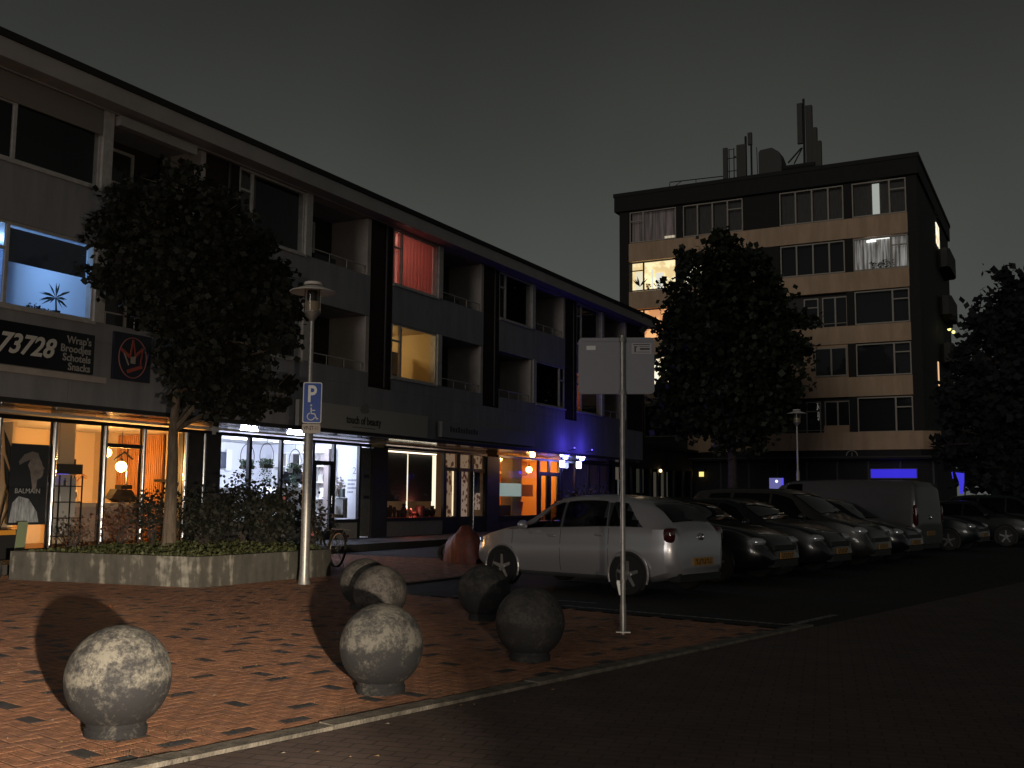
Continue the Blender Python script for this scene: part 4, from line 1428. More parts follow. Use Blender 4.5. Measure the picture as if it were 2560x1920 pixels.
for i, (yy, r_, h_, pf) in enumerate(vx):
    prof = ([(r_ * .6, 0), (r_, h_ * .5), (r_ * .5, h_ * .8), (r_ * .6, h_)], [(r_ * .5, 0), (r_ * .8, h_ * .3), (r_, h_ * .8), (r_ * .5, h_)], [(r_ * .8, 0), (r_ * .5, h_ * .2), (r_, h_ * .6), (r_ * .3, h_)], [(r_, 0), (r_, h_ * .9), (r_ * .9, h_)])[pf]
    o = MB().lathe(prof, (-19.12, yy, 0.742), 14).build("display_vase", mat("dark_red_vase", (0.055, 0.018, 0.015), 0.5), smooth=True)
    o.name = "display_vase"
    tag(o, "%s dark vase on the red-lit window display, counting from the dark pillar" % ("first second third fourth fifth sixth seventh eighth ninth tenth".split()[i]), "vase", "vases in the red-lit window display")
d3 = part("door", "black", s3, (XS - 0.04, 30.33, 2.30, XS + 0.04, 33.09, 2.42), (XS - 0.04, 30.33, ZF, XS + 0.03, 30.45, 2.3), (XS - 0.04, 32.08, ZF, XS + 0.03, 32.13, 2.3), (XS - 0.041, 31.10, ZF, XS + 0.031, 31.42, 2.30), (XS - 0.04, 30.45, ZF, XS + 0.03, 31.1, 0.72), (XS - 0.04, 31.42, ZF, XS + 0.03, 32.08, 0.72), (XS - 0.04, 32.23, ZF, XS + 0.03, 33.09, 0.72))


def floral(name, base, pet, sc):
    m = bpy.data.materials.new(name)
    m.use_nodes = True
    n = m.node_tree
    p = n.nodes["Principled BSDF"]
    tc = n.nodes.new("ShaderNodeTexCoord")
    vo = n.nodes.new("ShaderNodeTexVoronoi")
    vo.inputs["Scale"].default_value = sc
    nz = n.nodes.new("ShaderNodeTexNoise")
    nz.inputs["Scale"].default_value = sc * 0.35
    ad = n.nodes.new("ShaderNodeMath")
    ad.operation = "SUBTRACT"
    r = n.nodes.new("ShaderNodeValToRGB")
    r.color_ramp.elements[0].position = 0.02
    r.color_ramp.elements[0].color = (*pet, 1)
    r.color_ramp.elements[1].position = 0.10
    r.color_ramp.elements[1].color = (*base, 1)
    n.links.new(tc.outputs["Object"], vo.inputs["Vector"])
    n.links.new(tc.outputs["Object"], nz.inputs["Vector"])
    n.links.new(vo.outputs["Distance"], ad.inputs[0])
    n.links.new(nz.outputs[0], ad.inputs[1])
    ad2 = n.nodes.new("ShaderNodeMath")
    ad2.inputs[1].default_value = 0.22
    n.links.new(ad.outputs[0], ad2.inputs[0])
    n.links.new(ad2.outputs[0], r.inputs[0])
    n.links.new(r.outputs[0], p.inputs["Emission Color"])
    n.links.new(r.outputs[0], p.inputs["Base Color"])
    p.inputs["Emission Strength"].default_value = 0.30
    return m


M["floral"] = floral("backlit_floral_print", (0.62, 0.40, 0.24), (0.16, 0.055, 0.03), 5.0)
M["floral2"] = floral("backlit_floral_print_bold", (0.70, 0.48, 0.35), (0.15, 0.045, 0.03), 6.5)
for (a, b, c, d, mm) in ((30.45, 31.1, 0.72, 2.3, "floral"), (31.42, 32.08, 0.72, 2.3, "floral2"), (30.36, 31.2, 2.42, 2.9, "floral"), (31.32, 32.13, 2.42, 2.9, "floral"), (32.23, 33.09, 2.42, 2.9, "floral"), (32.23, 33.0, 0.95, 1.55, "floral2")):
    part("printed_panel", mm, d3, (XS - 0.12, a, c, XS - 0.11, b, d))
    front_glass(d3, a, b, c, d)
part("dark_panel", "char", d3, (XS - 0.11, 32.25, 1.56, XS - 0.10, 32.95, 2.3))
front_glass(d3, 32.23, 33.0, 1.56, 2.3)
part("light_strip", emis("gap_glow2", (1.0, 0.80, 0.5), 1.3), d3, (XS - 0.10, 31.02, 0.75, XS - 0.095, 31.1, 2.3))
MB().tube((XS + 0.08, 32.2, 0.3), (XS + 0.08, 32.2, 2.3), 0.03, n=10).build("pull_bar", "chrome", d3, smooth=True)
part("end_pillar", "char", s3, (XS - 0.4, 33.2, ZF, XS + 0.08, 34.05, 2.9))

# shop 4: orange-lit shop ---------------------------------------------------
M["orangewall"] = mat("orange_wall", (0.72, 0.36, 0.12), 0.85)
s4 = shop("orange_shop", "orange-lit shop with frosted half panel and double door", 34.1, 39.5, M["orangewall"], M["woodfloor"], M["orangewall"], depth=3.6)
for yy in (34.12, 37.5, 38.42, 39.38):
    part("mullion", "black", s4, (XS - 0.05, yy - 0.06, ZF, XS + 0.05, yy + 0.06, 2.9))
front_glass(s4, 34.18, 37.44, 0.72, 2.9)
part("sill_rail", "black", s4, (XS - 0.05, 34.18, 0.62, XS + 0.06, 37.44, 0.72))
part("dado", "char", s4, (XS - 0.04, 34.18, ZF, XS + 0.02, 37.44, 0.62))
part("door", "black", s4, (XS - 0.04, 37.56, 2.30, XS + 0.04, 39.32, 2.45), (XS - 0.04, 37.56, ZF, XS + 0.03, 37.7, 2.3), (XS - 0.04, 38.22, ZF, XS + 0.03, 38.36, 2.3), (XS - 0.04, 38.48, ZF, XS + 0.03, 38.62, 2.3), (XS - 0.04, 39.2, ZF, XS + 0.03, 39.32, 2.3))
for (a, b) in ((37.7, 38.22), (38.62, 39.2)):
    front_glass(s4, a, b, ZF + 0.1, 2.3)
part("frosted_panel", mat("backlit_mint_panel", (0.3, 0.35, 0.33), 0.5, emit=(0.52, 0.68, 0.60), estr=0.42), s4, (-19.12, 34.3, 1.45, -19.10, 36.4, 1.95))
part("notice_panel", mat("amber_panel", (0.72, 0.42, 0.16), 0.8, transl=0.5), s4, (-19.12, 36.42, 1.45, -19.10, 37.4, 1.92))
part("wall_column", mat("sage_column", (0.34, 0.30, 0.22), 0.8), s4, (-19.9, 36.2, ZF + 0.01, -19.4, 37.0, ZH))
part("beam", "slat", s4, (-20.6, 34.15, 2.35, -20.4, 39.4, 2.45), (-20.6, 34.15, 2.75, -20.4, 39.4, 2.85))
part("cabinet", mat("dark_wood", (0.05, 0.035, 0.02), 0.6), s4, (-20.2, 34.3, ZF + 0.01, -19.3, 35.9, 1.1))
tag(MB().lathe([(0.02, 0.2), (0.05, 0.35), (0.32, 0.30), (0.36, 0.5), (0.1, 0.62), (0.3, 0.7), (0.34, 1.1), (0.3, 1.12)], (-19.7, 37.0, ZF), 18).build("round_chair", mat("orange_seat", (0.6, 0.14, 0.03), 0.6), smooth=True), "round orange chair inside the orange-lit shop window", "chair")
globe_lamp("round amber globe lamp shining in the orange-lit shop", -19.6, 38.03, 2.55, 0.13, (1.0, 0.48, 0.11), 95, 0.4)
point("back_lamp", (-20.8, 35.6, 2.6), 55, (1.0, 0.50, 0.16), s4, 0.1)
cl = thing("soffit_lamp", "amber spotlight under the overhang outside the orange-lit shop", "lamp", (-18.2, 35.4, 3.05))
MB().lathe([(0.09, 0.05), (0.09, -0.03), (0.07, -0.06), (0.001, -0.07)], (-18.2, 35.6, 3.02), 14).build("bulb", emis("amber_bulb", (1.0, 0.55, 0.16), 26), cl, smooth=True)
MB().tube((-18.2, 35.6, 3.04), (-18.8, 34.6, 3.0), 0.012, n=6).build("arm", "black", cl)
point("beam", (-18.2, 35.6, 2.88), 16, (1.0, 0.52, 0.18), cl, 0.06)

# shop 5: blue-lit shop ------------------------------------------------------
s5 = shop("florist", "dim shop with cold blue lamps and plants outside, at the block's far end", 39.6, 44.7, mat("florist_wall", (0.35, 0.33, 0.36), 0.85), M["greyfloor"], M["char"], depth=3.4)
for yy in (39.62, 41.0, 42.4, 43.6, 44.66):
    part("mullion", "black", s5, (XS - 0.05, yy - 0.06, ZF, XS + 0.05, yy + 0.06, 2.9))
for a, b in ((39.62, 41.0), (41.0, 42.4), (42.4, 43.6), (43.6, 44.66)):
    front_glass(s5, a + 0.06, b - 0.06, ZF + 0.3, 2.9)
    part("dado", "char", s5, (XS - 0.04, a + 0.06, ZF, XS + 0.02, b - 0.06, ZF + 0.3))
part("inner_wall", mat("salmon_wall", (0.7, 0.35, 0.22), 0.85), s5, (-19.9, 39.7, ZF + 0.01, -19.8, 40.9, 2.85))
point("inner_lamp", (-19.4, 40.0, 2.4), 7, (1.0, 0.45, 0.2), s5, 0.08)
for q, yy in enumerate((39.1, 40.75)):
    lb = thing("wall_lantern", ("cold blue-white lantern next to the orange-lit shop's door", "cold blue-white lantern in front of the dim florist window")[q], "lamp", (-18.6, yy, 2.8), "cold blue lanterns under the overhang")
    mb = MB().box(-18.66, yy - 0.12, 2.68, -18.54, yy + 0.12, 2.96)
    mb.build("lens", emis("cold_lens_%d" % q, (0.55, 0.62, 1.0), 14 if q else 9), lb)
    MB().lathe([(0.10, 0.04), (0.10, 0.0), (0.001, -0.03)], (-18.45, yy, 3.03), 12).build("ceiling_spot", emis("cold_spot_%d" % q, (0.22, 0.26, 1.0), 22), lb, smooth=True)
    MB().tube((-18.6, yy, 2.96), (-18.6, yy, 3.06), 0.012, n=6).build("stem", "black", lb)
    point("bulb", (-18.35, yy, 2.86), 30, (0.10, 0.08, 1.0), lb, 0.08)
    yw_ = yy - 2.9
    MB().tube((-16.98, yw_, 3.22), (-16.72, yw_, 3.26), 0.012, n=6).ball((-16.68, yw_, 3.27), 0.035, 10, 8).build("added_wash_arm", "black", lb)  # added projector, an invented fitting for the blue wash light
    MB().ball((-16.70, yw_, 3.315), 0.03, 10, 8).build("added_wash_lens", emis("added_wash_blue_%d" % q, (0.10, 0.07, 1.0), 4), lb, smooth=True)
    point("added_facade_wash", (-16.55, yw_, 3.40), 22, (0.10, 0.07, 1.0), lb, 0.05)  # added light, imitates the lens flare's blue glow on the fascia
for q, (x, y, h, r, lab) in enumerate(((-18.0, 38.6, 1.6, 0.55, "leafy plant in the orange light beside the double door"), (-17.8, 40.4, 1.75, 0.6, "tall plant catching blue light under the cold lanterns"), (-17.7, 42.2, 1.6, 0.6, "dark bushy plant under the overhang past the lanterns"))):
    shrub(lab, x, y, 0.15, h, r, 700, 0.10, "leaf", group="plants set out before the florist")

# ---------------------------------------------------------------- shop signs
sg = thing("snack_bar_sign", "black snack-bar sign with white script number and food words", "sign", (XU, 13, 3.7))
part("board", mat("sign_black", (0.012, 0.012, 0.016), 0.4), sg, (XU + 0.035, 9.6, 3.76, XU + 0.12, 14.13, 4.55))
M["letterwhite"] = mat("white_letters", (0.75, 0.73, 0.68), 0.5)
text("number", "73728", 0.52, (XU + 0.125, 13.17, 3.98), (0, 1, 0), (0, 0, 1), "letterwhite", sg, 0.006, "RIGHT", 0.35, 0.92, 0.012)
for i, wd in enumerate(("Wrap's", "Broodjes", "Schotels", "Snacks")):
    text("word", wd, 0.205, (XU + 0.125, 14.05, 4.32 - i * 0.175), (0, 1, 0), (0, 0, 1), mat("grey_letters", (0.42, 0.40, 0.38), 0.6), sg, 0.003, "RIGHT", 0, 0.95, 0.004)
part("lower_trim", "reveal", sg, (XU + 0.03, 9.6, 3.62, XU + 0.07, 14.5, 3.74))
cg = thing("emblem_sign", "square dark blue sign with red circle and crown-like emblem under the tree", "sign", (XU, 15.1, 3.75))
part("board", mat("sign_navy", (0.02, 0.022, 0.04), 0.5), cg, (XU + 0.035, 14.63, 3.74, XU + 0.10, 15.6, 4.72))
EX = XU + 0.105
M["embred"] = mat("emblem_red", (0.42, 0.085, 0.06), 0.6)
M["embpale"] = mat("emblem_pale", (0.40, 0.34, 0.30), 0.6)
mb = MB()
ring = [(EX, 15.115 + math.cos(a) * 0.36, 4.22 + math.sin(a) * 0.42) for a in [2 * math.pi * i / 36 for i in range(37)]]
mb.path(ring, 0.013, 6)
mb.build("circle", mat("emblem_rose", (0.36, 0.14, 0.13), 0.6), cg)


def stroke(name, a, b, w, m):
    (y0, z0), (y1, z1) = a, b
    d = Vector((y1 - y0, z1 - z0)).normalized()
    n_ = Vector((-d.y, d.x)) * w
    MB().prism([(EX, y0 - n_.x, z0 - n_.y), (EX, y1 - n_.x, z1 - n_.y), (EX, y1 + n_.x, z1 + n_.y), (EX, y0 + n_.x, z0 + n_.y)], (0.012 + 0.002 * rnd.random(), 0, 0)).build(name, m, cg)


stroke("stroke", (14.78, 4.38), (15.02, 4.24), 0.035, "embred")
stroke("stroke", (15.03, 4.20), (15.10, 4.60), 0.018, "embred")
stroke("stroke", (15.10, 4.60), (15.17, 4.30), 0.014, "embred")
stroke("stroke", (15.17, 4.26), (15.36, 4.44), 0.026, "embred")
stroke("stroke", (15.36, 4.44), (15.32, 4.10), 0.016, "embred")
stroke("stroke", (14.88, 4.30), (15.01, 4.06), 0.014, "embpale")
stroke("stroke", (14.98, 3.92), (15.36, 4.06), 0.036, "embred")
stroke("ladle_handle", (15.15, 4.22), (15.24, 4.34), 0.020, "embpale")
stroke("ladle_bowl", (15.12, 4.10), (15.12, 4.24), 0.058, "embpale")
tg = thing("beauty_sign", "wide grey shop sign reading touch of beauty with lotus emblem on top", "sign", (XU, 23, 3.2))
part("board", "boardcream", tg, (XU + 0.035, 20.4, 3.165, XU + 0.15, 26.36, 3.82))
M["lotus"] = mat("lotus_grey", (0.22, 0.21, 0.20), 0.6)
for q in range(-3, 4):
    a = q * 0.36
    c = Vector((XU + 0.155, 23.15, 3.66))
    d = Vector((0, math.sin(a), math.cos(a)))
    s_ = Vector((0, math.cos(a), -math.sin(a))) * 0.05
    L = 0.36 - abs(q) * 0.03
    MB().prism([c, c + d * L * 0.5 + s_, c + d * L, c + d * L * 0.5 - s_], (0.010 + 0.002 * (q + 3), 0, 0)).build("petal", "lotus", tg)
text("lettering", "touch of beauty", 0.30, (XU + 0.152, 23.15, 3.36), (0, 1, 0), (0, 0, 1), "ink", tg, 0.006, "CENTER", 0, 0.83, 0.006)
part("fine_print", mat("faint_ink", (0.12, 0.115, 0.11), 0.7), tg, *[(XU + 0.15, 22.65 + i * 0.075, 3.25, XU + 0.153, 22.65 + i * 0.075 + 0.05, 3.28) for i in range(14)])
t3 = thing("faded_shop_sign", "long dull grey sign box with faint lettering above the closed shop", "sign", (XU, 30, 3.2))
part("box", "board", t3, (XU + 0.035, 27.08, 3.24, XU + 0.22, 33.42, 3.73))
part("faint_lettering", mat("faint_ink2", (0.075, 0.07, 0.075), 0.7), t3, *[(XU + 0.22, 27.55 + i * 0.16, 3.42, XU + 0.224, 27.55 + i * 0.16 + 0.11, 3.42 + (0.14 if i % 3 else 0.18)) for i in range(11)])

# ---------------------------------------------------------------- low wing joining block and tower
lw = thing("low_wing", "single-storey dark shop wing between the apartment block and the tower", "building", (-20, 51, 0))
part("wall", "brownwall", lw, (-24, 45.02, 2.95, XS + 0.05, 57.0, 4.0), (-24, 45.02, 0.1, -23.5, 57.0, 2.95))
part("roof", "roofing", lw, (-24, 45.0, 4.0, XS + 0.35, 57.0, 4.15))
part("dado", "char", lw, (XS - 0.03, 45.3, 0.15, XS + 0.04, 57.0, 1.0))
for i, yy in enumerate((45.3, 46.2, 46.9, 47.6, 48.9, 50.2, 51.3, 52.4, 53.8, 55.3, 56.8)):
    part("mullion", "char", lw, (XS - 0.05, yy - 0.1, 1.0, XS + 0.045, yy + 0.1, 2.95))
for (a, b, c, d, col, st) in ((46.3, 46.8, 2.3, 2.9, (0.75, 0.6, 0.45), 0.10), (47.05, 47.45, 2.35, 2.95, (1.0, 0.75, 0.5), 0.22), (49.0, 50.0, 1.7, 2.9, (0.6, 0.6, 0.45), 0.03), (51.45, 52.3, 1.4, 2.8, (0.8, 0.7, 0.5), 0.05), (52.6, 53.6, 1.1, 2.85, (0.75, 0.7, 0.5), 0.06)):
    o = part("window", emis("dim_window_%d" % int(a * 10), col, st), lw, (XS - 0.30, a, c, XS - 0.29, b, d))
    MB().quad((XS, a, c), (XS, b, c), (XS, b, d), (XS, a, d)).build("pane", "glass", o)
tag(MB().ball((XS + 0.12, 51.4, 2.86), 0.08, 10, 8).build("wall_lamp", emis("small_warm_lamp", (1.0, 0.75, 0.35), 4), smooth=True), "small round warm lamp on the dark low wing", "lamp")
# ---------------------------------------------------------------- apartment tower
YT = 57.4
TX0, TX1 = -23.5, -6.5
tw = thing("apartment_tower", "six-storey beige-banded apartment tower behind the parked cars", "building", (-15, 64, 0))
part("body", "towerdark", tw, (TX0, YT + 0.9, 0, TX1, 73.5, 19.4))
part("parapet", "towerdark", tw, (TX0 - 0.25, YT - 0.25, 18.72, TX1 + 0.12, 73.7, 19.62))
part("roof_edge", "roofing", tw, (TX0 - 0.3, YT - 0.3, 19.62, TX1 + 0.17, 73.75, 19.85))
part("pier", "towerdark", tw, (TX0, YT - 0.02, 0, -22.9, YT + 0.9, 18.72))
part("pier", "towerdark", tw, (-7.02, YT - 0.02, 0, TX1, YT + 0.9, 18.72))
part("stair_wall", "towerdark", tw, (-15.86, YT + 0.05, 3.4, -13.85, YT + 0.9, 18.72))
BANDS = [(6.95, 8.0), (9.83, 10.8), (12.7, 13.75), (15.62, 16.72)]
for (a, b) in BANDS:
    part("spandrel", "beige", tw, (-22.9, YT - 0.02, a, -7.02, YT + 0.3, b))
part("spandrel", "towergrey", tw, (-22.9, YT - 0.01, 3.4, -7.02, YT + 0.3, 4.98))
ROWS = [(4.98, 6.95), (8.0, 9.83), (10.8, 12.7), (13.75, 15.62), (16.72, 18.72)]
M["warmroom"] = emis("lit_flat_cream", (1.0, 0.80, 0.45), 0.75)


def lit_interior(name, base, dark, st, sc, stretch=(1, 1, 1), lo=0.45, hi=0.55):
    """a lit room seen from far away: emission broken up by furniture and curtains"""
    m = bpy.data.materials.new(name)
    m.use_nodes = True
    n = m.node_tree
    p = n.nodes["Principled BSDF"]
    tc = n.nodes.new("ShaderNodeTexCoord")
    mp = n.nodes.new("ShaderNodeMapping")
    mp.inputs["Scale"].default_value = stretch
    t = n.nodes.new("ShaderNodeTexNoise")
    t.inputs["Scale"].default_value = sc
    t.inputs["Detail"].default_value = 3
    r = n.nodes.new("ShaderNodeValToRGB")
    r.color_ramp.elements[0].position = lo
    r.color_ramp.elements[1].position = hi
    r.color_ramp.elements[0].color = (*dark, 1)
    r.color_ramp.elements[1].color = (*base, 1)
    n.links.new(tc.outputs["Object"], mp.inputs[0])
    n.links.new(mp.outputs[0], t.inputs["Vector"])
    n.links.new(t.outputs[0], r.inputs[0])
    n.links.new(r.outputs[0], p.inputs["Emission Color"])
    n.links.new(r.outputs[0], p.inputs["Base Color"])
    p.inputs["Emission Strength"].default_value = st
    return m


M["litcream"] = lit_interior("lit_cream_room", (1.0, 0.82, 0.46), (0.75, 0.55, 0.26), 1.15, 1.5)
M["litorange"] = lit_interior("lit_orange_room", (1.0, 0.50, 0.20), (0.7, 0.3, 0.12), 0.95, 1.5)
M["litwhite"] = lit_interior("lit_white_room", (1.0, 0.92, 0.70), (0.65, 0.5, 0.3), 1.3, 2.0)
M["litnet"] = lit_interior("lit_net_curtain", (0.75, 0.72, 0.68), (0.12, 0.10, 0.085), 0.24, 2.2, (4.0, 4.0, 0.25), 0.38, 0.66)
M["litmauve"] = lit_interior("dim_mauve_curtain", (0.32, 0.24, 0.22), (0.10, 0.075, 0.07), 0.10, 2.2, (4.0, 4.0, 0.2), 0.35, 0.7)
M["litstrip"] = emis("lit_curtain_gap", (0.85, 0.88, 0.78), 0.45)


def twin(x0, x1, z0, z1, cols, parent, inner="room", fmat="towerframe", transom=(), y=None, name="window", idep=0.35):
    """tower window: cols are interior mullion positions, transom lists column indexes with a cross bar"""
    y = YT + 0.08 if y is None else y
    f = 0.065
    mb = MB()
    mb.box(x0, y - 0.05, z0, x0 + f, y + 0.02, z1).box(x1 - f, y - 0.05, z0, x1, y + 0.02, z1)
    mb.box(x0 + f, y - 0.049, z0, x1 - f, y + 0.019, z0 + f).box(x0 + f, y - 0.049, z1 - f, x1 - f, y + 0.019, z1)
    xs = [x0] + list(cols) + [x1]
    for c in cols:
        mb.box(c - f * 0.65, y - 0.055, z0 + f, c + f * 0.65, y + 0.018, z1 - f)
    zt = z0 + (z1 - z0) * 0.70
    for i in transom:
        mb.box(xs[i] + f * 0.6, y - 0.048, zt - 0.03, xs[i + 1] - f * 0.6, y + 0.017, zt + 0.03)
    w = mb.build(name, fmat, parent)
    for i in range(len(xs) - 1):
        MB().quad((xs[i] + f * 0.5, y - 0.01, z0 + f), (xs[i + 1] - f * 0.5, y - 0.01, z0 + f), (xs[i + 1] - f * 0.5, y - 0.01, z1 - f), (xs[i] + f * 0.5, y - 0.01, z1 - f)).build("pane", "glass", w)
    part("interior", inner, w, (x0 + 0.02, y + idep, z0, x1 - 0.02, y + idep + 0.02, z1))
    return w


for r, (z0, z1) in enumerate(ROWS):
    za, zb = z0 + 0.03, z1 - 0.06
    # right flat: big window and loggia glazing
    twin(-9.85, -7.05, za, zb, (-7.9,), tw, inner={3: "litnet", 4: "curt"}.get(r, "room"), transom=(1,))
    part("wall_strip", "towerdark", tw, (-10.26, YT - 0.012, z0, -9.87, YT + 0.2, z1))
    if r in (3, 4):
        twin(-13.8, -10.3, za, zb, (-12.9, -12.0, -11.12), tw, inner="curt" if r == 4 else "room")
    elif r == 1:
        part("loggia_wall", "beige", tw, (-13.85, YT + 0.12, z0, -10.28, YT + 0.35, z1))
        twin(-12.05, -10.32, z0 + 0.1, zb - 0.1, (-11.15,), tw, y=YT + 0.06, idep=0.03)
    else:
        part("loggia_wall", "towergrey", tw, (-13.85, YT + 0.55, z0, -10.28, YT + 0.75, z1))
        twin(-12.65, -11.85, z0 + 0.02, zb - 0.1, (), tw, y=YT + 0.48, transom=(0,), idep=0.04)
        twin(-11.65, -10.3, z0 + 0.02, zb - 0.1, (-10.95,), tw, y=YT + 0.48, idep=0.04)
        rl = MB().tube((-13.8, YT + 0.05, z0 + 0.2), (-10.3, YT + 0.05, z0 + 0.2), 0.02, n=6)
        rl.build("loggia_rail", "towerframe", tw)
        if r == 0:
            part("loggia_box", "beige", tw, (-11.62, YT + 0.0, z0 + 0.02, -10.3, YT + 0.06, z0 + 0.45))
    # left flat, mirrored
    inner = {4: "litmauve", 3: "litcream", 2: "litorange", 1: "litwhite"}.get(r, "room")
    twin(-22.86, -19.92, za, zb, (-21.98,), tw, inner=inner, transom=(0,), fmat="towerframe" if r in (0, 4) else "plasticblack")
    part("wall_strip", "towerdark", tw, (-19.9, YT - 0.012, z0, -19.52, YT + 0.2, z1))
    twin(-19.49, -15.9, za, zb, (-18.6, -17.7, -16.8), tw, inner={3: "litwhite", 4: "curt"}.get(r, "room"), transom=(3,))
# things seen in the lit flats
part("curtain_gap", "litstrip", tw, (-8.83, YT + 0.38, 16.8, -8.46, YT + 0.39, 18.6))
part("curtain_hem", mat("hem_glow", (0.1, 0.1, 0.1), emit=(1.0, 0.85, 0.6), estr=0.7), tw, *[(-20.75 + i * 0.09, YT + 0.38, 16.8, -20.75 + i * 0.09 + 0.055, YT + 0.39, 17.05) for i in range(9)])
lp = part("ceiling_light", emis("flat_ceiling_light", (0.9, 0.9, 0.85), 1.6), tw, (-9.2, YT + 0.36, 15.38, -8.7, YT + 0.40, 15.5), (-9.0, YT + 0.37, 15.5, -8.0, YT + 0.39, 15.54))
pc_ = part("framed_print", mat("cream_print", (0.3, 0.2, 0.1), emit=(1.0, 0.9, 0.65), estr=0.9), tw, (-22.62, YT + 0.34, 13.9, -22.05, YT + 0.42, 15.0))
mb = MB()
for q in range(9):
    a = rnd.uniform(-0.9, 0.9)
    c = Vector((-22.33, YT + 0.335, 14.1))
    d = Vector((math.sin(a), 0, math.cos(a)))
    s_ = Vector((math.cos(a), 0, -math.sin(a))) * 0.05
    L = rnd.uniform(0.35, 0.75)
    mb.quad(c, c + d * L * 0.5 + s_, c + d * L, c + d * L * 0.5 - s_)
mb.build("print_plant", mat("print_brown", (0.16, 0.06, 0.02), 0.8), tw)
part("bookcase", mat("case_white", (0.4, 0.4, 0.4), emit=(1, 0.95, 0.8), estr=0.85), tw, (-21.6, YT + 0.345, 13.8, -21.45, YT + 0.36, 15.1), (-21.3, YT + 0.345, 13.8, -20.8, YT + 0.36, 14.85))
for q, (xx, hh) in enumerate(((-21.75, 0.25), (-21.1, 0.4), (-20.7, 0.45), (-20.4, 0.35), (-8.85, 0.28), (-8.5, 0.22), (-8.2, 0.35), (-7.95, 0.33))):
    zz = 13.82
    t = thing("window_plant", ("low green pot plant in the cream-lit tower window", "small pot plant before the white bookcase in the tower", "leafy pot plant in the cream-lit tower window near the tree", "pot plant at the tree-side edge of the cream-lit tower window", "first pot plant on the sill of the net-curtained tower window", "second pot plant on the sill of the net-curtained tower window", "third pot plant on the sill of the net-curtained tower window", "last pot plant on the sill of the net-curtained tower window")[q], "houseplant", (xx, YT + 0.22, zz), "pot plants in tower windows")
    MB().lathe([(0.05, 0), (0.08, 0.12), (0.07, 0.12)], (xx, YT + 0.22, zz), 10).build("pot", "plasticblack", t)
    mb = MB()
    for i in range(46):
        leaf_quad(mb, (xx + rnd.gauss(0, 0.09), YT + 0.22 + rnd.gauss(0, 0.04), zz + 0.15 + rnd.random() * hh), 0.085)
    mb.build("leaves", "leafdark", t, recalc=False)
# projecting first-floor gallery and ground floor
gl_ = [(-19.3, YT - 0.05), (-17.2, YT - 1.1), (-6.5, YT - 1.1), (-5.6, YT - 0.4), (-5.0, YT + 1.2), (-5.0, YT + 5), (-19.3, YT + 5)]
MB().prism([(a, b, 4.04) for a, b in gl_], (0, 0, 0.94)).build("gallery_band", "beige", tw)
gu = [(a + (0.12 if a < -12 else -0.12), b + 0.12) for a, b in gl_]
MB().prism([(a, b, 3.72) for a, b in gu], (0, 0, 0.31)).build("gallery_underside", "towerdark", tw)
part("canopy_edge", "towergrey", tw, (-20, YT - 1.35, 3.63, -5.2, YT - 1.25, 3.70))
part("canopy", "towerdark", tw, (-20, YT - 1.25, 3.55, -5.2, YT, 3.71))
part("shopfront", "towerdark", tw, (-23.5, YT - 0.05, 0, -6.0, YT - 0.021, 3.55))
for i in range(9):
    part("shop_mullion", "char", tw, (-19 + i * 1.6, YT - 0.12, 0.1, -18.9 + i * 1.6, YT - 0.05, 3.5))
bl_ = thing("blue_light_box", "long glowing blue light box above the van on the tower's ground floor", "sign", (-8.05, YT - 0.2, 2.6))
part("face", emis("blue_box", (0.045, 0.03, 1.0), 0.62), bl_, (-9.2, YT - 0.34, 2.60, -6.95, YT - 0.30, 3.05))
part("frame", "black", bl_, (-9.25, YT - 0.30, 2.55, -6.9, YT - 0.13, 3.10))
point("glow", (-8.0, YT - 0.75, 2.95), 3.0, (0.06, 0.04, 1.0), bl_, 0.1)
mo = thing("window_monitor", "small pale blue lit screen in the tower's dark ground-floor window", "screen", (-14.2, YT - 0.15, 1.95))
part("screen", emis("pale_monitor", (0.28, 0.27, 0.75), 0.42), mo, (-14.6, YT - 0.16, 1.97, -13.84, YT - 0.13, 2.6))
part("side_glow", emis("monitor_edge", (0.12, 0.10, 1.0), 0.8), mo, (-13.95, YT - 0.17, 1.97, -13.82, YT - 0.162, 2.6))
MB().ball((-14.2, YT - 0.17, 2.42), 0.08, 10, 6).build("lamp_reflection", emis("reflection_glow", (0.8, 0.85, 1.0), 1.6), mo, smooth=True)  # reflection of a lamp, put in as a small glowing ball
yw = thing("stair_lantern", "tiny yellow-lit lantern window low on the dark wing", "lamp", (-18.4, YT - 0.4, 2.7))
part("glow", emis("yellow_lantern", (1.0, 0.72, 0.22), 1.3), yw, (-18.55, YT - 0.32, 2.68, -18.28, YT - 0.30, 2.95))
part("hood", "char", yw, (-18.6, YT - 0.36, 2.95, -18.22, YT - 0.1, 3.12))
tag(MB().ball((-19.7, YT - 0.5, 3.38), 0.07, 10, 8).build("pilot_lamp", emis("mauve_pilot", (0.75, 0.45, 1.0), 3), smooth=True), "tiny mauve pilot lamp hanging in the dark gap by the tower", "lamp")
dsh = thing("satellite_dish", "thin white ring-shaped dish on the tower's canopy", "dish", (-9.95, YT - 1.5, 3.7))
pts = [(-9.95 + math.cos(a) * 0.28, YT - 1.4, 3.72 + math.sin(a) * 0.28) for a in [math.pi * i / 14 for i in range(15)]]
MB().path(pts, 0.03, 6).build("rim", "towerframe", dsh)
MB().tube((-9.95, YT - 1.35, 3.7), (-9.95, YT - 1.35, 3.9), 0.02, n=6).build("stand", "towerframe", dsh)
bb = thing("blue_pennant_light", "ragged bright blue lit pennant at the tower's far corner", "sign", (-4.25, 49.9, 0))
mb = MB().prism([(-4.62, 49.9, 2.69), (-4.58, 49.9, 2.72), (-4.55, 49.9, 2.42), (-4.58, 49.9, 2.40)], (0, 0.04, 0))
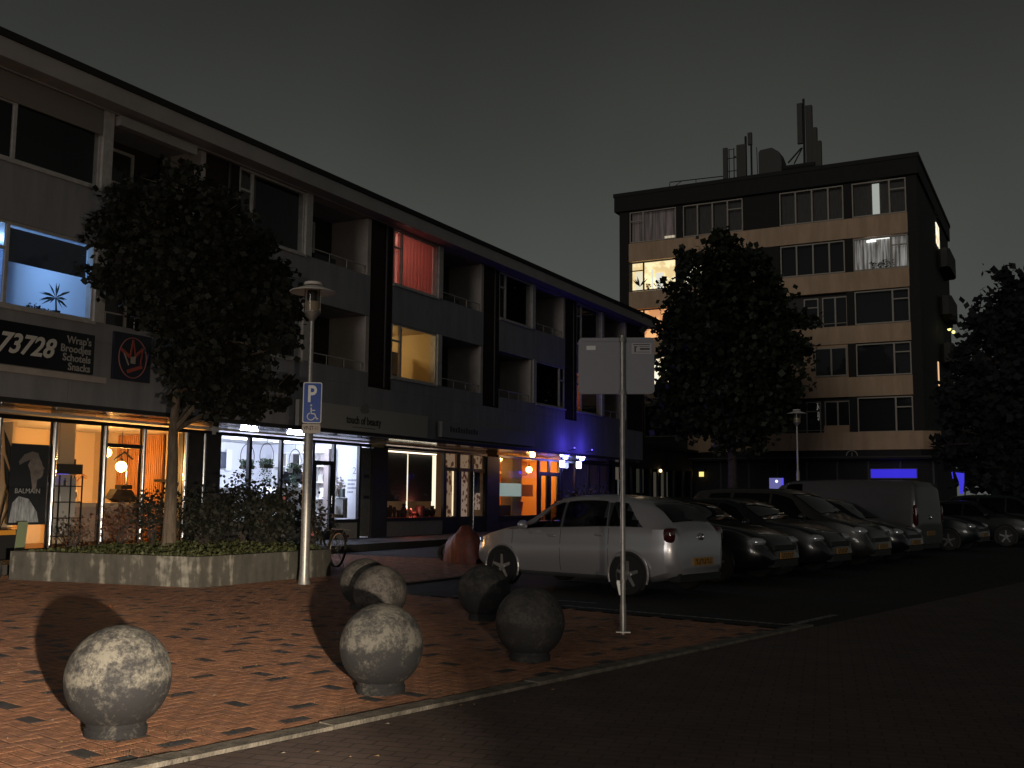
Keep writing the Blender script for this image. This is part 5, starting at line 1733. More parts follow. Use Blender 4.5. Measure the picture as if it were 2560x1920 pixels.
mb.prism([(-4.46, 49.9, 2.69), (-4.10, 49.9, 2.65), (-4.12, 49.9, 2.23), (-4.20, 49.9, 1.73), (-4.30, 49.9, 1.75), (-4.33, 49.9, 2.28)], (0, 0.04, 0))
mb.build("cloth", emis("blue_pennant", (0.06, 0.05, 1.0), 0.65), bb)
MB().tube((-4.1, 49.96, 0), (-4.1, 49.96, 2.75), 0.03, n=6).tube((-4.1, 49.96, 2.71), (-4.62, 49.96, 2.74), 0.02, n=6).build("pole", "char", bb)
# side balconies with rounded ends
for i, zc in enumerate((4.1, 6.9, 9.8, 12.7, 15.6)):
    pr = [(-6.5, 66.9), (-6.3, 66.4), (-5.95, 66.3), (-5.8, 66.7), (-5.8, 70.2), (-5.95, 70.7), (-6.5, 70.8)]
    MB().prism([(a, b, zc - 0.1) for a, b in pr], (0, 0, 1.15)).build("side_balcony", "towergrey", tw)
part("side_window", "litwhite", tw, (-6.49, 66.0, 16.9, -6.45, 67.6, 18.2))
part("side_window", emis("peach_window", (1.0, 0.60, 0.32), 0.9), tw, (-6.49, 64.4, 8.1, -6.45, 64.75, 9.5))
for q, (yy, zz) in enumerate(((65.6, 11.55), (68.2, 11.75))):
    tag(MB().ball((-5.9, yy, zz), 0.10, 8, 6).build("balcony_lantern", emis("yellow_bulb", (1.0, 0.85, 0.25), 2.2), smooth=True), ("tiny yellow balcony light nearest the tower's corner", "tiny yellow balcony light farther along the tower's side")[q], "lamp", "tiny lights on the side balconies")

# rooftop aerials
rt = thing("roof_railing", "thin maintenance railing along the tower's roof edge", "railing", (-19, 60, 19.85))
mb = MB().tube((-21.2, 60, 21.05), (-17.7, 60, 20.95), 0.03, n=6)
for x in (-21.2, -19.5, -17.75):
    mb.tube((x, 60, 19.8), (x, 60, 21.0), 0.025, n=6)
mb.tube((-21.2, 60, 20.55), (-20.4, 60, 21.03), 0.02, n=5)
mb.build("rails", "roofing", rt)
M["aerial"] = mat("grey_aerial", (0.07, 0.068, 0.062), 0.8)


def aerial(label, boxes, tubes, base):
    t = thing("antenna", label, "antenna", base, "aerials on the tower roof")
    for b in boxes:
        part("panel", "aerial", t, b)
    mb = MB()
    for (a, b, r_) in tubes:
        mb.tube(a, b, r_, n=7)
    mb.build("mast", "roofing", t)
    return t


aerial("slim panel antenna beside the ladder frame on the tower roof", [(-17.76, 59.9, 20.3, -17.5, 60.1, 22.68)], [((-17.63, 60.2, 19.8), (-17.63, 60.2, 22.6), 0.04)], (-17.6, 60, 19.85))
aerial("ladder-like antenna frame on the tower roof", [(-17.06, 59.95, 22.0, -16.98, 60.05, 22.1)], [((-17.4, 60, 19.8), (-17.4, 60, 22.6), 0.03), ((-17.1, 60, 19.8), (-17.1, 60, 22.6), 0.03), ((-17.4, 60, 22.55), (-17.1, 60, 22.55), 0.02), ((-17.6, 60, 22.0), (-16.9, 60, 22.0), 0.025), ((-17.6, 60, 21.2), (-16.9, 60, 21.2), 0.025)], (-17.2, 60, 19.85))
aerial("broad panel antenna with round drum on a post", [(-16.92, 59.9, 20.6, -16.35, 60.15, 22.74), (-16.22, 59.9, 22.65, -15.98, 60.1, 23.4)], [((-16.42, 60.2, 19.8), (-16.42, 60.2, 23.3), 0.07), ((-16.03, 60, 19.8), (-16.03, 60, 22.9), 0.06)], (-16.4, 60, 19.85))
cb = thing("roof_cabinet", "squat grey equipment cabinet in the middle of the tower roof", "cabinet", (-14.85, 60, 19.85))
MB().prism([(-15.5, 59.6, 19.8), (-15.5, 59.6, 21.95), (-15.4, 59.6, 22.1), (-14.7, 59.6, 22.15), (-14.3, 59.6, 21.85), (-14.15, 59.6, 21.4), (-14.15, 59.6, 19.8)], (0, 1.2, 0)).build("housing", "aerial", cb)
MB().tube((-15.55, 59.6, 19.8), (-15.6, 59.6, 22.3), 0.025, n=6).build("rod", "roofing", cb)
aerial("tall antenna mast with stepped grey panels, highest thing on the tower", [(-13.26, 59.9, 22.25, -12.96, 60.1, 24.7), (-12.84, 60.2, 20.0, -12.47, 60.5, 24.6), (-12.465, 60.2, 20.0, -12.21, 60.5, 23.2), (-12.205, 60.2, 20.0, -11.98, 60.5, 22.35)], [((-12.9, 60, 19.8), (-12.88, 60, 24.95), 0.07), ((-13.85, 60, 21.2), (-13.05, 60, 22.0), 0.05), ((-13.5, 60, 21.1), (-13.0, 60, 22.0), 0.04), ((-14.2, 60, 20.9), (-12.3, 60, 20.9), 0.16)], (-12.9, 60, 19.85))

# trees in front of and beside the tower
CROWN2 = [(-11.61, 38.93, 11.49, 0.82, 0.74), (-12.05, 39.4, 10.52, 1.38, 1.24), (-11.55, 41.27, 10.46, 1.33, 1.2), (-13.25, 40.99, 9.59, 1.54, 1.38), (-11.19, 42.72, 9.52, 1.56, 1.4), (-12.06, 41.26, 8.76, 2.09, 1.88), (-12.9, 38.16, 7.79, 1.26, 1.13), (-10.12, 42.21, 8.19, 1.23, 1.11), (-14.12, 40.56, 6.87, 1.24, 1.12), (-12.23, 40.76, 6.61, 2.25, 2.03), (-10.06, 40.31, 6.45, 1.45, 1.31), (-13.26, 40.31, 5.29, 1.69, 1.52), (-11.29, 40.69, 5.06, 1.85, 1.66), (-14.76, 41.74, 5.26, 0.88, 0.79), (-10.52, 43.64, 5.47, 0.97, 0.88), (-12.4, 41.2, 4.19, 0.94, 0.85), (-10.78, 40.83, 4.13, 0.83, 0.74), (-11.17, 42.76, 11.51, 0.78, 0.7), (-13.3, 39.99, 10.96, 0.76, 0.68)]
CROWN3 = [(-2.26, 56.37, 11.58, 1.27, 1.14), (-3.14, 55.97, 9.71, 1.61, 1.45), (-1.9, 55.17, 9.06, 2.01, 1.81), (-4.06, 53.66, 8.32, 1.11, 1.0), (-3.61, 54.96, 6.64, 1.8, 1.62), (-2.22, 55.03, 5.92, 2.44, 2.2), (-4.54, 52.49, 6.45, 0.87, 0.78), (-4.38, 53.44, 4.76, 1.32, 1.19), (-3.4, 56.41, 3.77, 2.06, 1.85), (-2.08, 53.7, 3.0, 2.15, 1.94), (-4.88, 52.08, 4.04, 0.65, 0.58), (-0.88, 56.13, 10.04, 2.71, 2.44), (-0.86, 55.13, 5.44, 3.07, 2.77)]
tree("large dark tree standing before the tower's lit windows", (-12.1, 41.6, 0), 3.2, 0.24, CROWN2, 27000, 0.27, "leaf", "bark2", "street trees")
tree("dark tree mass at the photo's edge beside the tower", (-2.6, 55.2, 0), 2.0, 0.3, CROWN3, 20000, 0.38, mat("leaf_teal_dark", (0.009, 0.014, 0.013), 0.8, transl=0.1), "bark2", "street trees")
tree("rounded dark tree with only its outer leaves inside the frame, nearest the road's far side", (4.2, 60, 0), 2.5, 0.3, lobes_from(4.0, 60, 2.2, 13.5, 4.6, 16, 8), 9000, 0.36, "leafdark", "bark2", "street trees")

# ---------------------------------------------------------------- street lamps
def lamp_post(label, x, y, k=1.0):
    t = thing("street_lamp", label, "street lamp", (x, y, 0), "unlit street lamps")
    MB().lathe([(0.105, 0), (0.09, 0.06), (0.076, 0.25), (0.072, 2.45), (0.045, 2.56), (0.036, 4.28)], (x, y, 0), 22).build("pole", "galv", t, smooth=50)
    MB().lathe([(0.036, 4.24), (0.06, 4.28), (0.135, 4.38), (0.14, 4.40)], (x, y, 0), 24).build("lantern_base", "galv", t, smooth=50)
    MB().lathe([(0.12, 4.40), (0.12, 4.56)], (x, y, 0), 24).build("lamp_core", mat("lamp_core", (0.46, 0.38, 0.29), 0.6), t, smooth=True)
    MB().lathe([(0.132, 4.40), (0.132, 4.78)], (x, y, 0), 28).build("lantern_glass", glass("lantern_glass", (0.75, 0.72, 0.68), 1.4), t, smooth=True)
    st = MB()
    for a in (0.3, 2.4, 4.5):
        cx, cy = x + math.cos(a) * 0.135, y + math.sin(a) * 0.135
        st.tube((cx, cy, 4.38), (cx, cy, 4.84), 0.008, n=6)
    st.build("stays", "galv", t)
    MB().lathe([(0.07, 4.56), (0.075, 4.75), (0.001, 4.76)], (x, y, 0), 16).build("louvre", "char", t, smooth=True)
    MB().lathe([(0.13, 4.80), (0.37, 4.715), (0.378, 4.725), (0.37, 4.735), (0.13, 4.82)], (x, y, 0), 40).build("shade_disc", "enamel", t, smooth=50)
    MB().lathe([(0.001, 4.83), (0.14, 4.84), (0.15, 4.86), (0.14, 4.885), (0.001, 4.90)], (x, y, 0), 28).build("cap", "enamel", t, smooth=50)
    return t


lamp_post("unlit street lamp with flat disc shade, carrying the blue parking sign", -10.82, 13.2)
lamp_post("distant unlit street lamp in front of the beige tower", -9.2, 40.4)
FX = Vector((0.8809, 0.4733, 0))  # across the view at the lamp
NX = Vector((0.4733, -0.8809, 0))


def plate(w, h, r=0.03, n=5):
    out = []
    for cx, cz, a0 in ((w / 2 - r, h / 2 - r, 0), (-w / 2 + r, h / 2 - r, math.pi / 2), (-w / 2 + r, -h / 2 + r, math.pi), (w / 2 - r, -h / 2 + r, 1.5 * math.pi)):
        for i in range(n + 1):
            a = a0 + math.pi / 2 * i / n
            out.append((cx + math.cos(a) * r, cz + math.sin(a) * r))
    return out


def put(c, ax, nrm, poly, off, thick):
    c, ax, nrm = Vector(c), Vector(ax), Vector(nrm)
    return MB().prism([c + ax * a + Vector((0, 0, 1)) * b + nrm * off for a, b in poly], nrm * thick)


ax = Vector((math.cos(math.radians(36)), math.sin(math.radians(36)), 0))
nr = Vector((ax.y, -ax.x, 0))
pc0 = Vector((-10.82, 13.2, 2.895)) + ax * 0.05
ps = thing("parking_sign", "blue disabled parking sign with white letter and wheelchair on the lamp post", "sign", (-10.82, 13.2, 2.5))
put(pc0, ax, nr, plate(0.30, 0.66, 0.03), 0.085, 0.010).build("border", "signwhite", ps)
put(pc0, ax, nr, plate(0.272, 0.632, 0.022), 0.096, 0.002).build("field", "bluesign", ps)
text("letter", "P", 0.38, pc0 + nr * 0.099 - ax * 0.085 + Vector((0, 0, 0.015)), ax, (0, 0, 1), "signwhite", ps, 0.001, "LEFT", 0, 0.78, 0.008)
wc = MB()
o_ = pc0 + nr * 0.100 + Vector((0, 0, -0.17))
P_ = lambda a, b: o_ + ax * a + Vector((0, 0, b))
wc.path([P_(-0.015 + math.cos(a) * 0.058, -0.055 + math.sin(a) * 0.058) for a in [1.9 + 4.2 * i / 16 for i in range(17)]], 0.009, 6)
wc.path([P_(-0.015, 0.09), P_(-0.012, -0.01), P_(0.045, -0.01), P_(0.075, -0.095), P_(0.10, -0.085)], 0.011, 6)
wc.path([P_(-0.012, 0.045), P_(0.05, 0.045)], 0.009, 6)
wc.ball(P_(-0.015, 0.125), 0.019, 10, 8)
wc.build("wheelchair_symbol", "signwhite", ps)
MB().tube((-10.82, 13.2, 3.1), (-10.82, 13.2, 3.16), 0.05, n=12).tube((-10.82, 13.2, 2.62), (-10.82, 13.2, 2.68), 0.055, n=12).build("bracket", "galv", ps)
sp_ = thing("permit_plate", "small cream permit plate with dark characters below the blue sign", "sign", (-10.82, 13.2, 2.4))
put(Vector((-10.82, 13.2, 2.475)) + ax * 0.045, ax, nr, plate(0.29, 0.15, 0.02), 0.085, 0.008).build("plate", "platewhite", sp_)
text("characters", "VP-ST-11", 0.088, Vector((-10.82, 13.2, 2.455)) + ax * 0.045 + nr * 0.094, ax, (0, 0, 1), mat("plate_type", (0.09, 0.06, 0.05), 0.6), sp_, 0.0005, "CENTER", 0, 0.72, 0.002)
MB().tube((-10.82, 13.2, 2.44), (-10.82, 13.2, 2.50), 0.085, n=14).build("bracket", "galv", sp_)

# ---------------------------------------------------------------- traffic sign seen from behind
ts = thing("traffic_sign", "square grey sign seen from its back on a slim steel pole", "sign", (-4.16, 10.23, 0))
MB().lathe([(0.034, 0), (0.034, 0.30), (0.027, 0.32), (0.027, 3.14), (0.001, 3.15)], (-4.16, 10.23, 0), 16).build("pole", "galv", ts, smooth=50)
sax = Vector((0.7450, 0.3100, 0)).normalized()
snr = Vector((sax.y, -sax.x, 0))
pcs = Vector((-4.16, 10.23, 2.815)) - sax * 0.065
put(pcs, sax, -snr, plate(0.81, 0.61, 0.045), 0.034, 0.006).build("plate", "signback", ts)
put(pcs + Vector((0, 0, 0.28)), sax, -snr, plate(0.74, 0.03, 0.008), 0.026, 0.008).build("rail", "signback", ts)
put(pcs + Vector((0, 0, -0.28)), sax, -snr, plate(0.74, 0.03, 0.008), 0.026, 0.008).build("rail", "signback", ts)
put(pcs + sax * -0.27 + Vector((0, 0, 0.195)), sax, snr, plate(0.098, 0.045, 0.004), -0.034, 0.003).build("sticker", mat("sticker_white", (0.78, 0.78, 0.76), 0.5), ts)
st2 = put(pcs + sax * 0.27 + Vector((0, 0, 0.185)), sax, snr, plate(0.21, 0.115, 0.004), -0.034, 0.003).build("sticker", mat("sticker_grey", (0.42, 0.41, 0.43), 0.5), ts)
for q, (a, b, w_, h_) in enumerate(((0.0, 0.043, 0.18, 0.010), (0.03, 0.022, 0.11, 0.006), (0.035, -0.005, 0.105, 0.022), (0.02, -0.038, 0.14, 0.006), (-0.068, -0.012, 0.018, 0.06), (-0.062, 0.018, 0.034, 0.014))):
    put(pcs + sax * (0.27 + a) + Vector((0, 0, 0.185 + b)), sax, snr, plate(w_, h_, 0.002, 2), -0.0305, 0.001).build("print", mat("sticker_ink", (0.07, 0.065, 0.065), 0.6), st2)
part_ = MB().tube((-4.16, 10.23, 2.50), (-4.16, 10.23, 2.55), 0.036, n=12).tube((-4.16, 10.23, 3.07), (-4.16, 10.23, 3.11), 0.036, n=12).tube((-4.16, 10.23, 0.53), (-4.16, 10.23, 0.56), 0.031, n=12)
part_.build("clamp", "galv", ts)
put(Vector((-4.16, 10.23, 0.50)) - sax * 0.045, sax, snr, [(-0.02, 0.05), (0.01, 0.05), (0.02, -0.10), (0.005, -0.10), (-0.02, 0.02)], 0.01, 0.008).build("cable_tie", "signwhite", ts)
put(Vector((-4.16, 10.23, 0.02)), sax, snr, [(-0.075, 0), (0.075, 0), (0.075, 0.012), (-0.075, 0.012)], -0.06, 0.12).build("foot_flange", "galv", ts)
# ---------------------------------------------------------------- vehicles
def hermite(tab):
    xs = [p[0] for p in tab]
    ys = [p[1] for p in tab]
    n = len(xs)
    d = [(ys[i + 1] - ys[i]) / (xs[i + 1] - xs[i]) for i in range(n - 1)]
    m = [d[0]] + [0 if d[i - 1] * d[i] <= 0 else 2 * d[i - 1] * d[i] / (d[i - 1] + d[i]) for i in range(1, n - 1)] + [d[-1]]

    def f(x):
        if x <= xs[0]: return ys[0]
        if x >= xs[-1]: return ys[-1]
        i = max(k for k in range(n - 1) if xs[k] <= x)
        h = xs[i + 1] - xs[i]
        t = (x - xs[i]) / h
        return (ys[i] * (1 + 2 * t) * (1 - t) ** 2 + m[i] * h * t * (1 - t) ** 2 + ys[i + 1] * t * t * (3 - 2 * t) + m[i + 1] * h * t * t * (t - 1))

    return f


SPEC = {
    "hatch": dict(L=3.97, top=[(-1.985, 0.50), (-1.975, 0.70), (-1.95, 0.92), (-1.90, 0.99), (-1.80, 1.07), (-1.62, 1.235), (-1.42, 1.345), (-1.0, 1.425), (-0.4, 1.46), (0.05, 1.43), (0.35, 1.335), (0.70, 1.13), (1.0, 0.985), (1.35, 0.92), (1.7, 0.82), (1.88, 0.72), (1.95, 0.60), (1.985, 0.45)],
                  belt=[(-2, 0.96), (-1, 0.965), (0, 0.93), (1.0, 0.90), (2, 0.85)], hw=[(-1.985, 0.52), (-1.95, 0.62), (-1.8, 0.735), (-1.5, 0.805), (-1.1, 0.835), (0, 0.842), (1.2, 0.835), (1.6, 0.79), (1.85, 0.70), (1.95, 0.60), (1.985, 0.50)],
                  roof=[(-1.985, 0.48), (-1.8, 0.55), (-1.62, 0.54), (-1.2, 0.58), (0, 0.61), (0.3, 0.60), (1.0, 0.68), (1.6, 0.62), (1.985, 0.45)], xf=1.22, xr=-1.24, wr=0.302,
                  side=[(0.93, 0.035, 0.36, 0.035), (0.025, -0.84, 0.025, -0.78), (-0.85, -1.46, -0.79, -1.14)], ws=(0.96, 0.36), rw=(-1.44, -1.80), head=(1.74, 0.60, 0.70, 0.17, 0.13, 0.085), tail=(-1.84, 0.615, 0.88, 0.085, 0.115, 0.11), plate=0.50, mirror=(0.70, 0.98), seams=(1.02, 0.03, -0.88)),
    "sedan": dict(L=4.5, top=[(-2.25, 0.50), (-2.22, 0.85), (-2.1, 1.00), (-1.75, 1.05), (-1.55, 1.10), (-1.0, 1.36), (-0.5, 1.43), (0.1, 1.43), (0.45, 1.34), (1.05, 1.02), (1.6, 0.93), (2.0, 0.80), (2.15, 0.68), (2.22, 0.55), (2.25, 0.42)],
                  belt=[(-2.3, 0.97), (-1, 0.96), (0, 0.93), (1.0, 0.90), (2.3, 0.84)], hw=[(-2.25, 0.62), (-2.2, 0.72), (-2.0, 0.82), (-1.3, 0.87), (0, 0.88), (1.3, 0.87), (1.9, 0.80), (2.15, 0.68), (2.25, 0.50)],
                  roof=[(-2.25, 0.55), (-1.8, 0.68), (-1.0, 0.60), (0.2, 0.61), (1.05, 0.72), (1.8, 0.66), (2.25, 0.45)], xf=1.35, xr=-1.32, wr=0.315,
                  side=[(0.98, 0.06, 0.42, 0.06), (0.0, -0.9, 0.0, -0.85)], ws=(1.02, 0.44), rw=(-1.02, -1.56), head=(1.98, 0.62, 0.70, 0.19, 0.15, 0.075), tail=(-2.14, 0.66, 0.86, 0.09, 0.18, 0.10), plate=0.55, mirror=(0.78, 0.98), seams=(1.05, 0.03, -0.98)),
    "mpv": dict(L=4.35, top=[(-2.175, 0.50), (-2.16, 0.9), (-2.1, 1.15), (-1.95, 1.45), (-1.75, 1.60), (-1.0, 1.65), (0, 1.64), (0.4, 1.56), (1.1, 1.14), (1.35, 1.04), (1.8, 0.92), (2.05, 0.78), (2.13, 0.6), (2.175, 0.42)],
                belt=[(-2.2, 1.05), (0, 1.0), (1.0, 0.97), (2.2, 0.88)], hw=[(-2.175, 0.62), (-2.1, 0.76), (-1.8, 0.86), (0, 0.885), (1.3, 0.87), (1.8, 0.79), (2.1, 0.66), (2.175, 0.5)],
                roof=[(-2.175, 0.58), (-1.7, 0.64), (0, 0.66), (0.4, 0.65), (1.35, 0.72), (1.9, 0.64), (2.175, 0.45)], xf=1.33, xr=-1.30, wr=0.32,
                side=[(1.05, 0.06, 0.5, 0.06), (0.0, -0.9, 0.0, -0.85), (-0.98, -1.6, -0.94, -1.45)], ws=(1.12, 0.45), rw=(-1.93, -2.09), head=(1.90, 0.62, 0.78, 0.19, 0.14, 0.09), tail=(-2.06, 0.68, 1.05, 0.08, 0.13, 0.20), plate=0.55, mirror=(0.85, 1.06), seams=(1.1, 0.03, -0.94)),
    "van": dict(L=4.9, top=[(-2.45, 0.50), (-2.44, 1.3), (-2.40, 1.72), (-2.30, 1.88), (-2.0, 1.93), (0, 1.95), (0.9, 1.93), (1.25, 1.82), (1.75, 1.28), (1.95, 1.14), (2.25, 0.98), (2.38, 0.80), (2.43, 0.6), (2.45, 0.42)],
                belt=[(-2.5, 1.12), (0, 1.10), (1.5, 1.06), (2.5, 0.95)], hw=[(-2.45, 0.86), (-2.3, 0.92), (-1.5, 0.95), (1.2, 0.95), (1.9, 0.90), (2.3, 0.76), (2.45, 0.58)],
                roof=[(-2.45, 0.76), (-2.0, 0.78), (0.9, 0.78), (1.25, 0.76), (1.95, 0.80), (2.45, 0.5)], xf=1.55, xr=-1.40, wr=0.33,
                side=[(1.5, 0.62, 1.05, 0.62)], ws=(1.78, 1.28), rw=None, head=(2.22, 0.68, 0.82, 0.17, 0.12, 0.12), tail=(-2.40, 0.86, 1.05, 0.06, 0.06, 0.26), plate=0.60, mirror=(1.35, 1.15), seams=(1.62, 0.5, -0.6)),
}
WHEELS = {}


def sqball(c, s_, e_=0.55, n=20, k=12):
    """rounded-box lamp body"""
    b = MB().ball((0, 0, 0), 1.0, n, k)
    pw = lambda v: math.copysign(abs(v) ** e_, v)
    b.v = [(pw(x) * s_[0] + c[0], pw(y) * s_[1] + c[1], pw(z) * s_[2] + c[2]) for x, y, z in b.v]
    return b




def wheel_meshes(r):
    if r in WHEELS:
        return WHEELS[r]
    ty = MB().lathe([(r * 0.66, -0.10), (r * 0.93, -0.10), (r, -0.07), (r, 0.07), (r * 0.93, 0.10), (r * 0.66, 0.098)], (0, 0, 0), 36, axis="y")
    ri = MB().lathe([(0.001, 0.0), (r * 0.62, 0.0), (r * 0.62, 0.03)], (0, 0, 0), 30, m=1, axis="y")
    ri.lathe([(r * 0.615, 0.03), (r * 0.66, 0.092), (r * 0.69, 0.092), (r * 0.66, 0.06)], (0, 0, 0), 36, m=0, axis="y")
    for k in range(5):
        a = 2 * math.pi * k / 5 + 0.3
        d = Vector((math.cos(a), 0, math.sin(a)))
        s_ = Vector((-math.sin(a), 0, math.cos(a)))
        p0, p1 = d * r * 0.10, d * r * 0.65
        ri.prism([p0 - s_ * 0.030 + Vector((0, 0.055, 0)), p1 - s_ * 0.020 + Vector((0, 0.062, 0)), p1 + s_ * 0.020 + Vector((0, 0.062, 0)), p0 + s_ * 0.030 + Vector((0, 0.055, 0))], (0, 0.025, 0), m=0)
    ri.lathe([(r * 0.20, 0.05), (r * 0.19, 0.088), (0.001, 0.09)], (0, 0, 0), 18, m=0, axis="y")
    WHEELS[r] = (ty, ri)
    return WHEELS[r]


def car(label, kind, paint, centre, heading, plate_col="yellowplate", glassm="darkglass", group="cars parked nose-out in the bays", cat="car", name="parked_car", rim="alloy", see=False):
    sp = SPEC[kind]
    top, belt, hw, roof = hermite(sp["top"]), hermite(sp["belt"]), hermite(sp["hw"]), hermite(sp["roof"])
    L = sp["L"]
    x0, x1 = -L / 2, L / 2
    t = thing(name, label, cat, (centre[0], centre[1], 0), group, heading)
    bot = lambda x: 0.20 + 0.13 * max(0, abs(x) - (L / 2 - 0.45)) / 0.45

    def sect(x):
        zb, w, zt, wr = bot(x), hw(x), top(x), roof(x)
        zl = min(belt(x), zt - 0.05)
        zl = max(zl, zb + 0.12)
        zt = max(zt, zl + 0.05)
        wr = min(wr, w * 0.93)
        pts = [(0, zb), (w * 0.82, zb), (w * 0.945, zb + 0.07)]
        for f, k in ((0.30, 0.985), (0.50, 1.0), (0.66, 0.998), (0.72, 0.985), (0.86, 0.975)):
            pts.append((w * k, zb + (zl - zb) * f))
        pts.append((w * 0.955, zl))
        ht = zt - 0.05
        for f in (0.08, 0.35, 0.65, 0.92):
            z = zl + (ht - zl) * f
            pts.append((w * 0.945 + (wr - w * 0.945) * f + 0.022 * math.sin(math.pi * f) * min(1, (zt - zl) * 4), z))
        pts += [(wr * 0.985, zt - 0.035), (wr * 0.90, zt - 0.012), (wr * 0.6, zt), (wr * 0.3, zt + 0.006), (0, zt + 0.008)]
        return pts

    def yside(x, z):
        p = sect(x)
        for a, b in zip(p[1:], p[2:]):
            if a[1] <= z <= b[1] + 1e-6 and b[1] > a[1]:
                return a[0] + (b[0] - a[0]) * (z - a[1]) / (b[1] - a[1])
        return p[8][0]

    xs = set()
    for q in range(0, 65):
        xs.add(round(x0 + (x1 - x0) * q / 64, 4))
    for p in sp["top"]:
        xs.add(round(p[0], 4))
    xs = sorted(xs)
    mb = MB()
    n = None
    for x in xs:
        s_ = sect(x)
        ring = [(x, y, z) for y, z in s_] + [(x, -y, z) for y, z in reversed(s_[1:-1])]
        n = len(ring)
        mb.v += ring
    def opened(fc):
        if not see:
            return False
        c = [sum(mb.v[q][d_] for q in fc) / 4 for d_ in range(3)]
        zl, zt = belt(c[0]) + 0.025, top(c[0]) - 0.10
        if abs(c[1]) > 0.3 and zl < c[2] < zt:
            f = (c[2] - zl) / (zt - zl)
            for (b0, b1, t0, t1) in sp["side"]:
                a_, b_ = b0 + (t0 - b0) * f, b1 + (t1 - b1) * f
                if b_ + 0.05 < c[0] < a_ - 0.05:
                    return True
        for wn in (sp["ws"], sp["rw"]):
            if wn and min(wn) + 0.03 < c[0] < max(wn) - 0.03 and abs(c[1]) < roof(c[0]) * 0.82 and c[2] > top(c[0]) - 0.05:
                return True
        return False

    for i in range(len(xs) - 1):
        for j in range(n):
            k = (j + 1) % n
            if opened((i * n + j, i * n + k, (i + 1) * n + k, (i + 1) * n + j)):
                continue
            mb.f.append((i * n + j, i * n + k, (i + 1) * n + k, (i + 1) * n + j))
            mb.m.append(0)
    mb.f.append(tuple(range(n)))
    mb.f.append(tuple((len(xs) - 1) * n + j for j in reversed(range(n))))
    mb.m += [0, 0]
    mb.build("body", paint, t, smooth=35, local=True)
    if see:
        MB().box(-1.5, -0.70, 0.24, 1.0, 0.70, 0.42).box(0.55, -0.66, 0.42, 0.98, 0.66, 0.88).build("cabin_floor", "plasticblack", t, local=True)
        for sx_, sy_ in ((0.0, 0.36), (0.0, -0.36), (-0.85, 0.36), (-0.85, -0.36)):
            MB().prism([(sx_ + 0.25, sy_ - 0.24, 0.42), (sx_ + 0.25, sy_ - 0.24, 0.56), (sx_ - 0.2, sy_ - 0.24, 0.56), (sx_ - 0.38, sy_ - 0.24, 1.08), (sx_ - 0.50, sy_ - 0.24, 1.08), (sx_ - 0.32, sy_ - 0.24, 0.42)], (0, 0.48, 0)).ball((sx_ - 0.44, sy_, 1.18), 0.12, 10, 8, sq=(0.5, 1, 0.8)).build("seat", "rubber", t, local=True)
        sw = MB()
        sw.path([(0.42 + 0.06 * math.sin(a), 0.36 + 0.18 * math.cos(a), 0.92 + 0.17 * math.sin(a)) for a in [2 * math.pi * q / 20 for q in range(21)]], 0.014, 6)
        sw.build("steering_wheel", "rubber", t, local=True)

    def topz(x, y):
        return top(x) + 0.008 - 0.02 * (y / max(0.1, roof(x))) ** 2

    def across(xa, xb, k, name_, m=glassm):
        g_ = MB()
        nx, ny = 8, 8
        for i in range(nx + 1):
            x = xa + (xb - xa) * i / nx
            dx = 0.01
            sl = (top(x + dx) - top(x - dx)) / (2 * dx)
            nn = Vector((-sl, 0, 1)).normalized() * 0.012
            for j in range(ny + 1):
                y = (-1 + 2 * j / ny) * roof(x) * k
                g_.v.append((x + nn.x, y, topz(x, y) + nn.z))
        for i in range(nx):
            for j in range(ny):
                a = i * (ny + 1) + j
                g_.f.append((a, a + 1, a + ny + 2, a + ny + 1))
                g_.m.append(0)
        return g_.build(name_, m, t, smooth=True, local=True)

    across(sp["ws"][0], sp["ws"][1], 0.90, "windscreen")
    if sp["rw"]:
        across(sp["rw"][0], sp["rw"][1], 0.88, "rear_window")
    for sd in (1, -1):
        for (b0, b1, t0, t1) in sp["side"]:
            g_ = MB()
            nx, nz = 8, 5
            for i in range(nz + 1):
                f = i / nz
                for j in range(nx + 1):
                    u = j / nx
                    x = (b0 + (b1 - b0) * u) * (1 - f) + (t0 + (t1 - t0) * u) * f
                    zl, zt = belt(x) + 0.025, top(x) - 0.10
                    z = zl + (zt - zl) * f
                    g_.v.append((x, sd * (yside(x, z) + 0.007), z))
            for i in range(nz):
                for j in range(nx):
                    a = i * (nx + 1) + j
                    g_.f.append((a, a + 1, a + nx + 2, a + nx + 1))
                    g_.m.append(0)
            g_.build("side_window", glassm, t, smooth=True, local=True)
        dg = MB()
        for xm in sp["seams"]:
            zs = [0.30 + (belt(xm) - 0.30) * q / 6 for q in range(7)]
            dg.path([(xm, sd * (yside(xm, z) + 0.0005), z) for z in zs], 0.004, 4)
        dg.build("door_seam", "plasticblack", t, local=True)
        for xm in sp["seams"][1:]:
            xh = xm + 0.17
            zh = belt(xh) - 0.10
            MB().ball((xh, sd * (yside(xh, zh) + 0.012), zh), 0.09, 12, 8, sq=(1, 0.22, 0.22)).build("door_handle", paint, t, smooth=True, local=True)
        mx_, mz_ = sp["mirror"]
        MB().ball((mx_, sd * (hw(mx_) + 0.09), mz_), 0.1, 14, 9, sq=(0.75, 1.0, 0.72)).build("mirror", paint, t, smooth=True, local=True)
        hx, hy, hz, a_, b_, c_ = sp["head"]
        hlm = MB().ball((hx, sd * hy, hz), 1.0, 18, 10, sq=(a_, b_, c_)).build("headlight", "clearlens", t, smooth=True, local=True)
        txx, tyy, tz, a_, b_, c_ = sp["tail"]
        sqball((txx, sd * tyy, tz), (a_, b_, c_)).build("tail_light", "redlens", t, smooth=True, local=True)
